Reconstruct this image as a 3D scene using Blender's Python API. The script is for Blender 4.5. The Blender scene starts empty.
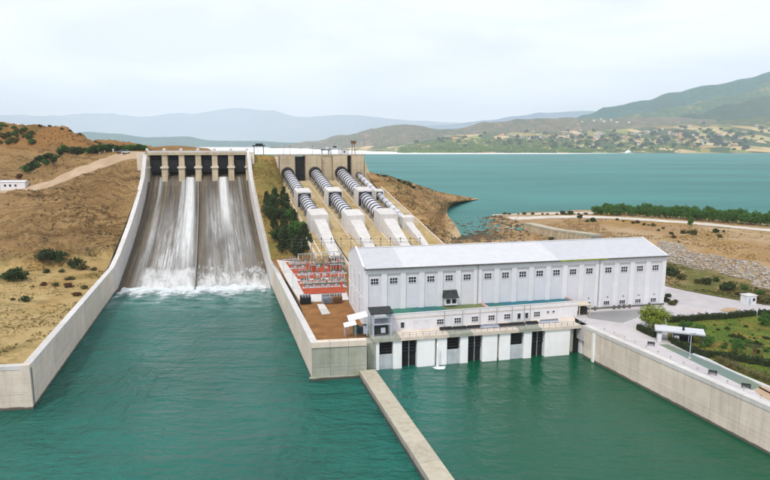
import bpy, bmesh, math, random
from mathutils import Vector, Matrix, noise
from mathutils.bvhtree import BVHTree
R = math.radians
S = bpy.context.scene
COL = S.collection
random.seed(7)

# ------------------------------------------------------------------ camera
F, IW, IH, CX, CY, YH, H = 600.0, 770, 480, 385.0, 240.0, 146.0, 54.0   # pixel focal length, frame, horizon row, eye height (m)
PITCH = math.atan((CY - YH) / F)
cd = bpy.data.cameras.new('camera'); camo = bpy.data.objects.new('camera', cd); COL.objects.link(camo)
cd.sensor_fit = 'HORIZONTAL'; cd.sensor_width = 36; cd.lens = F / IW * 36
cd.clip_start = 1; cd.clip_end = 80000
camo.location = (0, 0, H); camo.rotation_euler = (math.pi / 2 - PITCH, 0, 0)
S.camera = camo

# ------------------------------------------------------------------ sky and sun
SUN_EL, SUN_AZ = R(52), R(205)          # azimuth clockwise from +Y: the light comes from behind the camera, a little from the left
w = bpy.data.worlds.new('World'); S.world = w; w.use_nodes = True
wt = w.node_tree; wt.nodes.clear()
sky = wt.nodes.new('ShaderNodeTexSky'); sky.sky_type = 'NISHITA'; sky.sun_disc = False
sky.sun_elevation = SUN_EL; sky.sun_rotation = SUN_AZ; sky.air_density = 1.0; sky.dust_density = 2.0; sky.altitude = 50
tc = wt.nodes.new('ShaderNodeTexCoord')
mp = wt.nodes.new('ShaderNodeMapping'); mp.inputs['Scale'].default_value = (1.0, 1.0, 4.5); mp.inputs['Rotation'].default_value = (0.05, 0.03, 0.6)
wt.links.new(tc.outputs['Generated'], mp.inputs['Vector'])
nz = wt.nodes.new('ShaderNodeTexNoise'); nz.inputs['Scale'].default_value = 2.3; nz.inputs['Detail'].default_value = 7; nz.inputs['Roughness'].default_value = 0.55; nz.inputs['Distortion'].default_value = 0.35
wt.links.new(mp.outputs[0], nz.inputs['Vector'])
cr = wt.nodes.new('ShaderNodeValToRGB'); cr.color_ramp.elements[0].position = 0.40; cr.color_ramp.elements[1].position = 0.60
cr.color_ramp.elements[0].color = (0.74, 0.74, 0.74, 1); cr.color_ramp.elements[1].color = (0.97, 0.97, 0.97, 1)
wt.links.new(nz.outputs['Fac'], cr.inputs[0])
cm = wt.nodes.new('ShaderNodeMix'); cm.data_type = 'RGBA'
wt.links.new(cr.outputs[0], cm.inputs['Factor']); wt.links.new(sky.outputs[0], cm.inputs['A'])
cm.inputs['B'].default_value = (11.9, 12.3, 13.8, 1)          # thin bright cloud veil
bg = wt.nodes.new('ShaderNodeBackground'); bg.inputs['Strength'].default_value = 0.1
wt.links.new(cm.outputs['Result'], bg.inputs['Color'])
wo = wt.nodes.new('ShaderNodeOutputWorld'); wt.links.new(bg.outputs[0], wo.inputs['Surface'])
sd = bpy.data.lights.new('sun', 'SUN'); so = bpy.data.objects.new('sun', sd); COL.objects.link(so)
sd.energy = 2.0; sd.angle = R(6); sd.color = (1.0, 0.95, 0.87)
sdir = Vector((math.sin(SUN_AZ) * math.cos(SUN_EL), math.cos(SUN_AZ) * math.cos(SUN_EL), math.sin(SUN_EL)))
so.rotation_euler = sdir.to_track_quat('Z', 'Y').to_euler()
S.view_settings.view_transform = 'Standard'; S.view_settings.look = 'None'
S.view_settings.exposure = 0.02; S.view_settings.gamma = 1.0; S.view_settings.use_curve_mapping = False
S.render.engine = 'CYCLES'
S.cycles.max_bounces = 6; S.cycles.volume_bounces = 6; S.cycles.transparent_max_bounces = 12
S.cycles.use_denoising = True

# ------------------------------------------------------------------ helpers
def ray(px, py):
    c, s = math.cos(PITCH), math.sin(PITCH)
    return Vector((px - CX, F * c + (CY - py) * s, -F * s + (CY - py) * c))
def PZ(px, py, z):                     # where the sight line meets the level z
    d = ray(px, py); return Vector((0, 0, H)) + d * ((z - H) / d.z)
def PD(px, py, dep):                   # the point of the sight line dep metres ahead
    d = ray(px, py); return Vector((0, 0, H)) + d * (dep / d.y)
def PP(n): return PZ(*n) if n[2] < 100 else PD(*n)
def srgb(r, g, b, k=1.0):
    f = lambda c: (c / 255 / 12.92 if c / 255 <= 0.04045 else ((c / 255 + 0.055) / 1.055) ** 2.4) * k
    return (f(r), f(g), f(b), 1)

class NT:
    def __init__(s, t): s.t = t
    def new(s, ty, **kw):
        n = s.t.nodes.new(ty)
        for k, v in kw.items(): setattr(n, k, v)
        return n
    def put(s, sock, v):
        if isinstance(v, bpy.types.NodeSocket): s.t.links.new(v, sock)
        elif v is not None:
            try: sock.default_value = v
            except Exception: sock.default_value = tuple(v)[:3]
    def math(s, op, a, b=None, c=None, clamp=False):
        n = s.new('ShaderNodeMath', operation=op, use_clamp=clamp)
        for i, v in enumerate((a, b, c)): s.put(n.inputs[i], v) if v is not None else None
        return n.outputs[0]
    def mul(s, a, b): return s.math('MULTIPLY', a, b)
    def add(s, a, b): return s.math('ADD', a, b)
    def sub(s, a, b): return s.math('SUBTRACT', a, b)
    def step(s, x, a, b):               # smooth 0..1 between a and b
        n = s.new('ShaderNodeMapRange', interpolation_type='SMOOTHSTEP'); s.put(n.inputs[0], x); s.put(n.inputs[1], a); s.put(n.inputs[2], b)
        return n.outputs[0]
    def pos(s): return s.new('ShaderNodeNewGeometry').outputs['Position']
    def normal_z(s):
        n = s.new('ShaderNodeSeparateXYZ'); s.put(n.inputs[0], s.new('ShaderNodeNewGeometry').outputs['Normal']); return n.outputs[2]
    def xyz(s, v):
        n = s.new('ShaderNodeSeparateXYZ'); s.put(n.inputs[0], v); return n.outputs
    def rand(s): return s.new('ShaderNodeObjectInfo').outputs['Random']
    def uv(s): return s.new('ShaderNodeTexCoord').outputs['UV']
    def map(s, v, sc=(1, 1, 1), rz=0, loc=(0, 0, 0)):
        n = s.new('ShaderNodeMapping'); s.put(n.inputs[0], v); n.inputs['Scale'].default_value = sc; n.inputs['Rotation'].default_value = (0, 0, rz); n.inputs['Location'].default_value = loc
        return n.outputs[0]
    def noise(s, v, sc, det=4, ro=0.55, dist=0.0):
        n = s.new('ShaderNodeTexNoise'); s.put(n.inputs['Vector'], v); n.inputs['Scale'].default_value = sc; n.inputs['Detail'].default_value = det
        n.inputs['Roughness'].default_value = ro; n.inputs['Distortion'].default_value = dist
        return n.outputs['Fac']
    def voro(s, v, sc, out='Color'):
        n = s.new('ShaderNodeTexVoronoi'); s.put(n.inputs['Vector'], v); n.inputs['Scale'].default_value = sc; return n.outputs[out]
    def ramp(s, f, *st):
        n = s.new('ShaderNodeValToRGB'); s.put(n.inputs[0], f); e = n.color_ramp.elements
        while len(e) < len(st): e.new(0.5)
        for i, (p, c) in enumerate(st):
            e[i].position = p; e[i].color = c if hasattr(c, '__len__') else (c, c, c, 1)
        return n.outputs[0]
    def mix(s, f, a, b, blend='MIX'):
        n = s.new('ShaderNodeMix', data_type='RGBA', blend_type=blend); s.put(n.inputs['Factor'], f); s.put(n.inputs['A'], a); s.put(n.inputs['B'], b); return n.outputs['Result']
    def bump(s, h, dist=0.1, strength=1.0):
        n = s.new('ShaderNodeBump'); s.put(n.inputs['Height'], h); n.inputs['Distance'].default_value = dist; n.inputs['Strength'].default_value = strength; return n.outputs[0]

MATS = {}
def mat(name, fn, rough=0.85, spec=0.3):
    m = bpy.data.materials.new(name); m.use_nodes = True; t = NT(m.node_tree); b = m.node_tree.nodes['Principled BSDF']
    b.inputs['Roughness'].default_value = rough; b.inputs['Specular IOR Level'].default_value = spec
    r = fn(t) or {}
    for k, v in r.items(): t.put(b.inputs[k], v)
    MATS[name] = m; return m
def two(name, a, b, sc=0.3, det=6, rough=0.85, bump=0.0, bsc=3.0, lo=0.35, hi=0.65, var=0.0, spec=0.3):
    def fn(t):
        p = t.pos(); c = t.mix(t.ramp(t.noise(p, sc, det, 0.6), (lo, 0.0), (hi, 1.0)), a, b)
        if var:
            c = t.mix(1.0, c, t.ramp(t.rand(), (0, 1 - var), (1, 1.0)), 'MULTIPLY')
        r = {'Base Color': c}
        if bump: r['Normal'] = t.bump(t.noise(p, bsc, 5, 0.6), bump)
        return r
    return mat(name, fn, rough, spec)

class MB:
    def __init__(s): s.v = []; s.f = []; s.m = []; s.uv = None
    def quad(s, a, b, c, d, mi=0):
        n = len(s.v); s.v += [tuple(a), tuple(b), tuple(c), tuple(d)]; s.f.append((n, n + 1, n + 2, n + 3)); s.m.append(mi); return s
    def tri(s, a, b, c, mi=0):
        n = len(s.v); s.v += [tuple(a), tuple(b), tuple(c)]; s.f.append((n, n + 1, n + 2)); s.m.append(mi); return s
    def hexa(s, p, mi=0):               # p: 4 bottom points counter-clockwise, 4 top points
        n = len(s.v); s.v += [tuple(q) for q in p]
        for f in ((3, 2, 1, 0), (4, 5, 6, 7), (0, 1, 5, 4), (1, 2, 6, 5), (2, 3, 7, 6), (3, 0, 4, 7)):
            s.f.append(tuple(n + i for i in f)); s.m.append(mi)
        return s
    def box(s, x0, x1, y0, y1, z0, z1, mi=0):
        return s.hexa([(x0, y0, z0), (x1, y0, z0), (x1, y1, z0), (x0, y1, z0), (x0, y0, z1), (x1, y0, z1), (x1, y1, z1), (x0, y1, z1)], mi)
    def prism(s, pts, z0, z1, mi=0):
        n = len(s.v); k = len(pts); s.v += [(x, y, z0) for x, y in pts] + [(x, y, z1) for x, y in pts]
        s.f.append(tuple(range(n + k - 1, n - 1, -1))); s.f.append(tuple(range(n + k, n + 2 * k))); s.m += [mi, mi]
        for i in range(k):
            j = (i + 1) % k; s.f.append((n + i, n + j, n + k + j, n + k + i)); s.m.append(mi)
        return s
    def extrude_x(s, prof, x0, x1, mi=0):   # prof: (y, z) outline
        n = len(s.v); k = len(prof); s.v += [(x0, y, z) for y, z in prof] + [(x1, y, z) for y, z in prof]
        s.f.append(tuple(range(n + k - 1, n - 1, -1))); s.f.append(tuple(range(n + k, n + 2 * k))); s.m += [mi, mi]
        for i in range(k):
            j = (i + 1) % k; s.f.append((n + i, n + j, n + k + j, n + k + i)); s.m.append(mi)
        return s
    def tube(s, a, b, r0, r1=None, n=10, caps=True, mi=0):
        a, b = Vector(a), Vector(b); r1 = r0 if r1 is None else r1; d = (b - a).normalized()
        x = d.orthogonal().normalized(); y = d.cross(x); k = len(s.v)
        for c, r in ((a, r0), (b, r1)):
            s.v += [tuple(c + (x * math.cos(2 * math.pi * i / n) + y * math.sin(2 * math.pi * i / n)) * r) for i in range(n)]
        for i in range(n):
            j = (i + 1) % n; s.f.append((k + i, k + j, k + n + j, k + n + i)); s.m.append(mi)
        if caps:
            s.f.append(tuple(range(k + n - 1, k - 1, -1))); s.f.append(tuple(range(k + n, k + 2 * n))); s.m += [mi, mi]
        return s
    def lathe(s, prof, n=12, cx=0, cy=0, mi=0):
        k = len(s.v)
        for r, z in prof: s.v += [(cx + r * math.cos(2 * math.pi * i / n), cy + r * math.sin(2 * math.pi * i / n), z) for i in range(n)]
        for q in range(len(prof) - 1):
            for i in range(n):
                j = (i + 1) % n; s.f.append((k + q * n + i, k + q * n + j, k + (q + 1) * n + j, k + (q + 1) * n + i)); s.m.append(mi)
        s.f.append(tuple(range(k + n - 1, k - 1, -1))); e = k + (len(prof) - 1) * n; s.f.append(tuple(range(e, e + n))); s.m += [mi, mi]
        return s
    def mesh(s, name, mats, smooth=False):
        me = bpy.data.meshes.new(name); me.from_pydata(s.v, [], s.f)
        for m in (mats if isinstance(mats, (list, tuple)) else [mats]): me.materials.append(MATS[m] if isinstance(m, str) else m)
        if any(s.m): me.polygons.foreach_set('material_index', s.m)
        if s.uv:
            ul = me.uv_layers.new(name='UVMap')
            for l in me.loops: ul.data[l.index].uv = s.uv[l.vertex_index]
        if smooth: me.polygons.foreach_set('use_smooth', [True] * len(me.polygons))
        me.update(); return me
    def build(s, name, mats, parent=None, smooth=False, loc=None, bevel=0.0):
        o = bpy.data.objects.new(name, s.mesh(name, mats, smooth)); COL.objects.link(o)
        if parent: o.parent = parent
        if loc is not None: o.location = loc
        if bevel:
            b = o.modifiers.new('bevel', 'BEVEL'); b.width = bevel; b.segments = 2; b.limit_method = 'ANGLE'
        return o
def put(name, me, parent=None, loc=(0, 0, 0), rz=0, sc=None):   # one more object on shared mesh data
    o = bpy.data.objects.new(name, me); COL.objects.link(o); o.location = loc; o.rotation_euler = (0, 0, rz)
    if sc is not None: o.scale = sc if hasattr(sc, '__len__') else (sc,) * 3
    if parent: o.parent = parent
    return o
def tag(o, label, cat, group=None):
    o['label'] = label; o['category'] = cat
    if group: o['group'] = group
    return o
def thing(name, label, cat, loc=(0, 0, 0), rz=0, group=None):
    o = bpy.data.objects.new(name, None); COL.objects.link(o); o.location = loc; o.rotation_euler = (0, 0, rz); o.empty_display_size = 0.5
    return tag(o, label, cat, group)
def kind(o, k): o['kind'] = k; return o
def fbm(p, oct=5, sc=1.0): return noise.fractal(Vector(p) * sc, 1.0, 2.0, oct)

def catmull(p, t):                      # p: list of values, t in 0..len-1
    i = min(int(t), len(p) - 2); f = t - i
    a, b, c, d = p[max(i - 1, 0)], p[i], p[i + 1], p[min(i + 2, len(p) - 1)]
    return b + (c - a) * (0.5 * f) + (a * 2 - b * 5 + c * 4 - d) * (0.5 * f * f) + (b * 3 - a - c * 3 + d) * (0.5 * f ** 3)
class Patch:                            # a terrain sheet through a net of control points
    def __init__(s, rows, relief=None): s.rows = [[PP(n) for n in r] for r in rows]; s.nr = len(rows) - 1; s.nc = len(rows[0]) - 1; s.relief = relief
    def at(s, u, v, dz=0.0):            # u across columns, v along rows (both in control cells)
        p = catmull([catmull(r, u) for r in s.rows], v)
        if s.relief: p = p + Vector((0, 0, s.relief(p, u, v)))
        return p + Vector((0, 0, dz))
    def grid(s, nu, nv, u0=0, u1=None, v0=0, v1=None, dz=0.0):
        u1 = s.nc if u1 is None else u1; v1 = s.nr if v1 is None else v1; b = MB()
        for j in range(nv + 1):
            for i in range(nu + 1): b.v.append(tuple(s.at(u0 + (u1 - u0) * i / nu, v0 + (v1 - v0) * j / nv, dz)))
        for j in range(nv):
            for i in range(nu):
                a = j * (nu + 1) + i; b.f.append((a, a + 1, a + nu + 2, a + nu + 1)); b.m.append(0)
        return b
    def build(s, name, m, nu, nv):
        b = s.grid(nu, nv); s.bvh = BVHTree.FromPolygons(b.v, b.f); return kind(b.build(name, m, smooth=True), 'structure')
def hit(px, py, *patches):
    best = None
    for p in patches:
        q, n, i, d = p.bvh.ray_cast(Vector((0, 0, H)), ray(px, py).normalized())
        if q is not None and (best is None or d < best[1]): best = (q, d)
    return best[0] if best else None
def drop(x, y, *patches):
    best = None
    for p in patches:
        q, n, i, d = p.bvh.ray_cast(Vector((x, y, 3000)), Vector((0, 0, -1)))
        if q is not None and (best is None or q.z > best.z): best = q
    return best

# ------------------------------------------------------------------ materials
def concrete(name, a, b, stain, amount=0.5, var=0.12, bump=0.02):
    def fn(t):
        p = t.pos()
        c = t.mix(t.ramp(t.noise(p, 0.35, 7, 0.65), (0.3, 0.0), (0.7, 1.0)), a, b)
        streak = t.noise(t.map(p, (0.9, 0.9, 0.07)), 1.0, 6, 0.65)
        blot = t.noise(p, 0.12, 4, 0.6)
        f = t.mul(t.ramp(streak, (0.45, 0.0), (0.75, 1.0)), t.mul(t.ramp(blot, (0.35, 0.15), (0.65, 1.0)), amount))
        c = t.mix(f, c, stain)
        lift = t.math('FRACT', t.mul(t.xyz(p)[2], 0.53))
        c = t.mix(t.mul(t.math('LESS_THAN', lift, 0.05), 0.25), c, stain)
        c = t.mix(1.0, c, t.ramp(t.rand(), (0, 1 - var), (1, 1.0)), 'MULTIPLY')
        tide = t.step(t.add(t.xyz(p)[2], t.mul(t.noise(p, 0.5, 4), 0.5)), 1.0, 0.65)
        c = t.mix(t.mul(tide, 0.85), c, srgb(52, 50, 40, .8))
        return {'Base Color': c, 'Normal': t.bump(t.noise(p, 2.0, 6, 0.7), bump)}
    return mat(name, fn, 0.88, 0.25)
concrete('concrete', srgb(238, 224, 206, .92), srgb(220, 205, 186, .92), srgb(160, 142, 122, .85), 0.42)
concrete('concrete_warm', srgb(216, 200, 170, .88), srgb(196, 178, 146, .88), srgb(120, 100, 76, .8), 0.65)
concrete('concrete_sand', srgb(210, 202, 180, .82), srgb(192, 182, 158, .82), srgb(140, 128, 104, .8), 0.6)
concrete('concrete_pale', srgb(228, 224, 218, .88), srgb(212, 207, 200, .88), srgb(160, 152, 140, .8), 0.4, 0.06)
concrete('concrete_grey', srgb(176, 172, 164, .8), srgb(150, 146, 138, .8), srgb(98, 92, 82, .8), 0.6)
concrete('concrete_mossy', srgb(190, 190, 178, .85), srgb(170, 172, 152, .85), srgb(126, 140, 92, .8), 0.7)
def slab_fn(t):
    p = t.pos()
    c = t.mix(t.ramp(t.noise(p, 0.15, 6, 0.6), (0.35, 0.0), (0.65, 1.0)), srgb(206, 184, 138, .8), srgb(180, 152, 96, .78))
    c = t.mix(t.ramp(t.noise(t.map(p, (0.5, 0.06, 0.5), R(18)), 1.0, 5, 0.6), (0.5, 0.0), (0.72, 0.55)), c, srgb(140, 120, 84, .75))
    c = t.mix(t.ramp(t.noise(p, 0.05, 3), (0.52, 0.0), (0.66, 0.5)), c, srgb(222, 205, 165, .8))
    return {'Base Color': c, 'Normal': t.bump(t.noise(p, 1.5, 5), 0.05)}
mat('slab_concrete', slab_fn, 0.9, 0.2)
def paint(name, a, b, var=0.03, rough=0.6, dirt=0.25):
    def fn(t):
        p = t.pos(); c = t.mix(t.ramp(t.noise(p, 0.5, 5, 0.6), (0.35, 0.0), (0.65, 1.0)), a, b)
        s = t.noise(t.map(p, (1.6, 1.6, 0.10)), 1.0, 5, 0.65)
        c = t.mix(t.ramp(s, (0.5, 0.0), (0.8, dirt)), c, srgb(150, 145, 138, .8))
        c = t.mix(1.0, c, t.ramp(t.rand(), (0, 1 - var), (1, 1.0)), 'MULTIPLY')
        return {'Base Color': c}
    return mat(name, fn, rough, 0.3)
paint('white_render', srgb(236, 235, 236, .9), srgb(230, 229, 231, .9), 0.05, dirt=0.2)
paint('white_panel', srgb(228, 228, 232, .9), srgb(222, 222, 226, .9), 0.06, dirt=0.2)
paint('white_pier', srgb(252, 251, 249, .97), srgb(246, 245, 242, .97), 0.02, dirt=0.16)
paint('gate_paint', srgb(214, 218, 220, .85), srgb(190, 196, 200, .85), 0.05, dirt=0.5)
paint('roof_sheet', srgb(238, 238, 238, .71), srgb(232, 232, 233, .69), 0.02, 0.5, dirt=0.0)
paint('pipe_white', srgb(226, 226, 230, .9), srgb(200, 200, 206, .9), 0.05, 0.5, dirt=0.4)
two('gutter', srgb(80, 78, 76), srgb(110, 106, 100), 1.0)
two('gutter_moss', srgb(170, 180, 40, .8), srgb(120, 130, 50, .8), 1.5)
two('black_steel', srgb(34, 34, 38), srgb(52, 50, 50), 0.8, rough=0.6)
two('dark_gate', srgb(30, 31, 34), srgb(48, 46, 46), 0.5, rough=0.7)
two('grey_steel', srgb(120, 124, 130), srgb(150, 154, 160), 0.8, rough=0.5)
two('pale_steel', srgb(190, 198, 208), srgb(160, 170, 182), 0.8, rough=0.5)
two('green_steel', srgb(52, 96, 80), srgb(70, 112, 96), 1.0, rough=0.6)
two('porcelain', srgb(150, 130, 116), srgb(196, 190, 182), 0.35, rough=0.3, lo=0.42, hi=0.58)
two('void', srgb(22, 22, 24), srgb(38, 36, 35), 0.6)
two('terrace_green', srgb(66, 128, 108, .9), srgb(48, 104, 110, .9), 0.12, lo=0.4, hi=0.6, bump=0.02)
two('terrace_blue', srgb(40, 108, 128, .9), srgb(60, 124, 130, .9), 0.15, bump=0.02)
two('terrace_moss', srgb(124, 128, 80, .9), srgb(100, 120, 84, .9), 0.3, bump=0.02)
two('pink_trim', srgb(206, 176, 168, .9), srgb(188, 150, 142, .9), 0.8)
two('white_trim', srgb(235, 235, 236, .9), srgb(215, 215, 216, .9), 0.9)
two('awning', srgb(246, 247, 250, .95), srgb(234, 236, 240, .95), 0.8)
two('dark_awning', srgb(42, 46, 46), srgb(60, 64, 62), 1.0)
two('cream', srgb(226, 214, 190, .9), srgb(208, 194, 168, .9), 0.8)
def glass_fn(t): return {'Base Color': t.mix(t.rand(), srgb(24, 26, 32), srgb(56, 60, 68))}
mat('glass', glass_fn, 0.12, 0.5)
two('tyre', srgb(24, 24, 26), srgb(34, 34, 36), 2)
two('car_white', srgb(232, 233, 236, .9), srgb(226, 227, 230, .9), 0.5, rough=0.3)
two('car_grey', srgb(120, 124, 130, .9), srgb(112, 116, 122, .9), 0.5, rough=0.3)
two('timber', srgb(150, 112, 78, .85), srgb(120, 88, 62, .85), 1.2)

# ground
def left_ground(t):
    p = t.pos(); x, y, z = t.xyz(p)
    warp = t.mul(t.noise(p, 0.045, 7, 0.65), 22.0)
    cb = t.new('ShaderNodeCombineXYZ'); t.put(cb.inputs[0], t.mul(x, 0.02)); t.put(cb.inputs[1], t.mul(y, 0.02)); t.put(cb.inputs[2], t.mul(t.add(z, warp), 0.85))
    strat = t.noise(cb.outputs[0], 1.0, 5, 0.6)
    soil = t.ramp(strat, (0.3, srgb(112, 86, 54, .78)), (0.46, srgb(158, 126, 82, .8)), (0.58, srgb(182, 150, 102, .84)), (0.72, srgb(128, 98, 62, .78)))
    ochre = t.mix(t.ramp(t.noise(p, 0.05, 5, 0.6), (0.3, 0.0), (0.7, 1.0)), srgb(188, 138, 82, .76), srgb(168, 126, 78, .76))
    c = t.mix(t.step(z, 49.0, 57.0), soil, ochre)
    bench = t.mix(t.ramp(t.noise(t.map(p, (1, 0.5, 1)), 0.05, 6, 0.65), (0.35, 0.0), (0.62, 1.0)), srgb(198, 162, 98, .82), srgb(216, 188, 130, .82))
    bench = t.mix(t.ramp(t.noise(p, 0.09, 6, 0.7), (0.50, 0.0), (0.66, 0.75)), bench, srgb(118, 112, 56, .7))
    c = t.mix(t.step(t.add(z, t.mul(t.noise(p, 0.08, 4), 6)), 19.0, 14.5), c, bench)
    grass = t.mul(t.ramp(t.noise(p, 0.06, 6, 0.7), (0.50, 0.0), (0.62, 0.8)), t.step(z, 58, 64))
    c = t.mix(grass, c, srgb(104, 104, 48, .7))
    c = t.mix(t.ramp(t.noise(p, 0.7, 6, 0.7), (0.35, 0.22), (0.62, 0.0)), c, srgb(96, 74, 48, .7))
    c = t.mix(t.ramp(t.noise(p, 1.7, 3, 0.6), (0.66, 0.0), (0.74, 0.6)), c, srgb(206, 188, 160, .8))
    return {'Base Color': c, 'Normal': t.bump(t.add(t.noise(p, 0.8, 8, 0.7), t.mul(strat, 1.6)), 0.7)}
mat('left_soil', left_ground, 0.95, 0.1)
def bank_ground(t):
    p = t.pos(); x, y, z = t.xyz(p)
    c = t.mix(t.ramp(t.noise(p, 0.03, 6, 0.65), (0.38, 0.0), (0.6, 1.0)), srgb(186, 150, 104, .74), srgb(206, 178, 138, .76))
    c = t.mix(t.ramp(t.noise(p, 0.045, 5, 0.65, 0.4), (0.50, 0.0), (0.62, 0.85)), c, srgb(184, 146, 82, .74))
    c = t.mix(t.ramp(t.noise(p, 0.11, 6, 0.7), (0.56, 0.0), (0.66, 0.6)), c, srgb(128, 118, 66, .7))
    low = t.mul(t.step(z, 12.0, 9.5), t.ramp(t.noise(p, 0.06, 6, 0.7), (0.36, 0.1), (0.55, 1.0)))
    c = t.mix(low, c, srgb(118, 120, 62, .7))
    c = t.mix(t.mul(t.step(x, 62.0, 44.0), t.step(z, 14.9, 14.4)), c, t.mix(t.ramp(t.noise(p, 0.05, 5, 0.6), (0.46, 0.0), (0.58, 1.0)), srgb(84, 96, 76, .7), srgb(132, 98, 68, .7)))
    c = t.mix(t.ramp(t.noise(p, 0.9, 5, 0.7), (0.36, 0.3), (0.6, 0.0)), c, srgb(96, 72, 48, .7))
    return {'Base Color': c, 'Normal': t.bump(t.noise(p, 0.7, 8, 0.7), 0.45)}
mat('bank_soil', bank_ground, 0.95, 0.1)
def bluff_ground(t):
    p = t.pos(); x, y, z = t.xyz(p)
    s = t.noise(t.map(p, (0.05, 0.05, 0.6)), 1.0, 5, 0.6)
    c = t.ramp(s, (0.32, srgb(120, 88, 54, .72)), (0.5, srgb(176, 138, 88, .74)), (0.68, srgb(200, 166, 112, .74)))
    c = t.mix(t.ramp(t.noise(p, 0.08, 6, 0.7), (0.5, 0.0), (0.64, 0.75)), c, srgb(122, 112, 64, .7))
    c = t.mix(t.step(z, 15.6, 14.4), c, srgb(206, 178, 134, .78))
    return {'Base Color': c, 'Normal': t.bump(t.add(t.noise(p, 0.6, 8, 0.7), s), 0.6)}
mat('bluff_soil', bluff_ground, 0.95, 0.1)
def embank_ground(t):
    p = t.pos()
    c = t.mix(t.ramp(t.noise(p, 0.07, 6, 0.65), (0.38, 0.0), (0.62, 1.0)), srgb(128, 122, 62, .7), srgb(176, 146, 84, .74))
    c = t.mix(t.ramp(t.noise(p, 0.2, 5, 0.7), (0.52, 0.0), (0.68, 0.8)), c, srgb(150, 104, 62, .7))
    return {'Base Color': c, 'Normal': t.bump(t.noise(p, 0.9, 7, 0.7), 0.35)}
mat('embankment_soil', embank_ground, 0.95, 0.1)
two('brown_gravel', srgb(172, 122, 68, .75), srgb(138, 92, 48, .75), 0.25, 8, 0.95, 0.06, 2.5)
two('red_gravel', srgb(206, 88, 50, .75), srgb(168, 78, 54, .75), 0.6, 6, 0.95, 0.05, 3)
two('road_dirt', srgb(204, 178, 148, .78), srgb(186, 158, 126, .78), 0.12, 6, 0.95, 0.06, 2)
two('road_pale', srgb(226, 218, 206, .82), srgb(208, 198, 182, .82), 0.15, 6, 0.95, 0.05, 2)
def yard_fn(t):
    p = t.pos()
    c = t.mix(t.ramp(t.noise(p, 0.06, 7, 0.65), (0.35, 0.0), (0.65, 1.0)), srgb(214, 208, 206, .82), srgb(192, 186, 184, .82))
    c = t.mix(t.ramp(t.noise(p, 0.11, 6, 0.7), (0.55, 0.0), (0.7, 0.6)), c, srgb(196, 172, 150, .8))
    c = t.mix(t.ramp(t.noise(t.map(p, (0.2, 1.2, 1), R(12)), 0.4, 5, 0.7), (0.56, 0.0), (0.74, 0.4)), c, srgb(150, 146, 146, .8))
    return {'Base Color': c, 'Normal': t.bump(t.noise(p, 1.5, 6), 0.03)}
mat('yard_paving', yard_fn, 0.9, 0.2)
two('promenade_paint', srgb(134, 146, 118, .75), srgb(124, 144, 140, .75), 0.09, 6, 0.85, 0.02, 2)
def lawn_fn(t):
    p = t.pos()
    c = t.mix(t.ramp(t.noise(p, 0.2, 7, 0.7), (0.36, 0.0), (0.62, 1.0)), srgb(80, 108, 38, .72), srgb(124, 138, 54, .74))
    c = t.mix(t.ramp(t.noise(p, 0.16, 6, 0.7), (0.50, 0.0), (0.64, 0.85)), c, srgb(170, 128, 70, .72))
    return {'Base Color': c, 'Normal': t.bump(t.noise(p, 3.0, 6, 0.7), 0.15)}
mat('lawn', lawn_fn, 0.95, 0.1)
two('shore_white', srgb(246, 242, 236, .95), srgb(236, 230, 222, .95), 0.002, 5, 0.9)
two('base_earth', srgb(150, 130, 90, .75), srgb(120, 112, 70, .75), 0.002)
def rock_fn(t):
    p = t.pos()
    return {'Base Color': t.mix(t.voro(p, 0.9), srgb(206, 198, 188, .8), srgb(150, 140, 128, .8), 'MIX')}
def rock_fn2(t):
    p = t.pos(); return {'Base Color': t.ramp(t.noise(p, 0.9, 4, 0.7), (0.3, srgb(118, 102, 84, .78)), (0.5, srgb(168, 156, 140, .78)), (0.7, srgb(206, 198, 188, .8)))}
mat('rock', rock_fn2, 0.95, 0.1)
two('wet_rock', srgb(72, 74, 58, .8), srgb(122, 100, 74, .8), 0.4, 5, 0.8)
two('brown_rock', srgb(170, 138, 96, .8), srgb(132, 104, 70, .8), 0.4, 5, 0.9)

# water
def river_fn(t):
    p = t.pos(); x, y, z = t.xyz(p)
    c = t.mix(t.ramp(t.noise(p, 0.012, 4, 0.5), (0.38, 0.0), (0.62, 1.0)), srgb(18, 92, 78, .95), srgb(28, 110, 98, .95))
    side = t.step(t.add(x, t.mul(t.noise(p, 0.03, 3), 16)), 6.0, 34.0)
    c = t.mix(side, c, srgb(8, 80, 54, .95))
    foam = t.mul(t.step(y, 178.0, 222.0), t.step(x, -32.0, -46.0))
    fl = t.mul(foam, t.ramp(t.noise(t.map(p, (0.6, 1.2, 1)), 0.22, 8, 0.75), (0.42, 0.0), (0.66, 0.8)))
    c = t.mix(fl, c, srgb(190, 214, 208))
    sw = t.noise(t.map(p, (0.30, 1.0, 1), R(-8)), 0.16, 4, 0.55, 0.4)
    ch = t.noise(t.map(p, (0.6, 1.2, 1), R(10)), 0.55, 5, 0.6, 0.3)
    patch = t.ramp(t.noise(t.map(p, (1, 0.6, 1), R(-16)), 0.02, 5, 0.65, 0.6), (0.36, 0.45), (0.62, 1.25))
    hgt = t.add(t.add(t.mul(sw, 2.2), t.mul(ch, 0.9)), t.mul(t.noise(p, 1.3, 4, 0.6), 0.22))
    calm = t.sub(1.0, t.mul(side, 0.8))
    bn = t.new('ShaderNodeBump'); t.put(bn.inputs['Height'], t.mul(hgt, t.mul(calm, patch))); bn.inputs['Distance'].default_value = 1.7
    return {'Base Color': c, 'Normal': bn.outputs[0], 'IOR': 1.33}
mat('river_water', river_fn, 0.08, 0.42)
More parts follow.
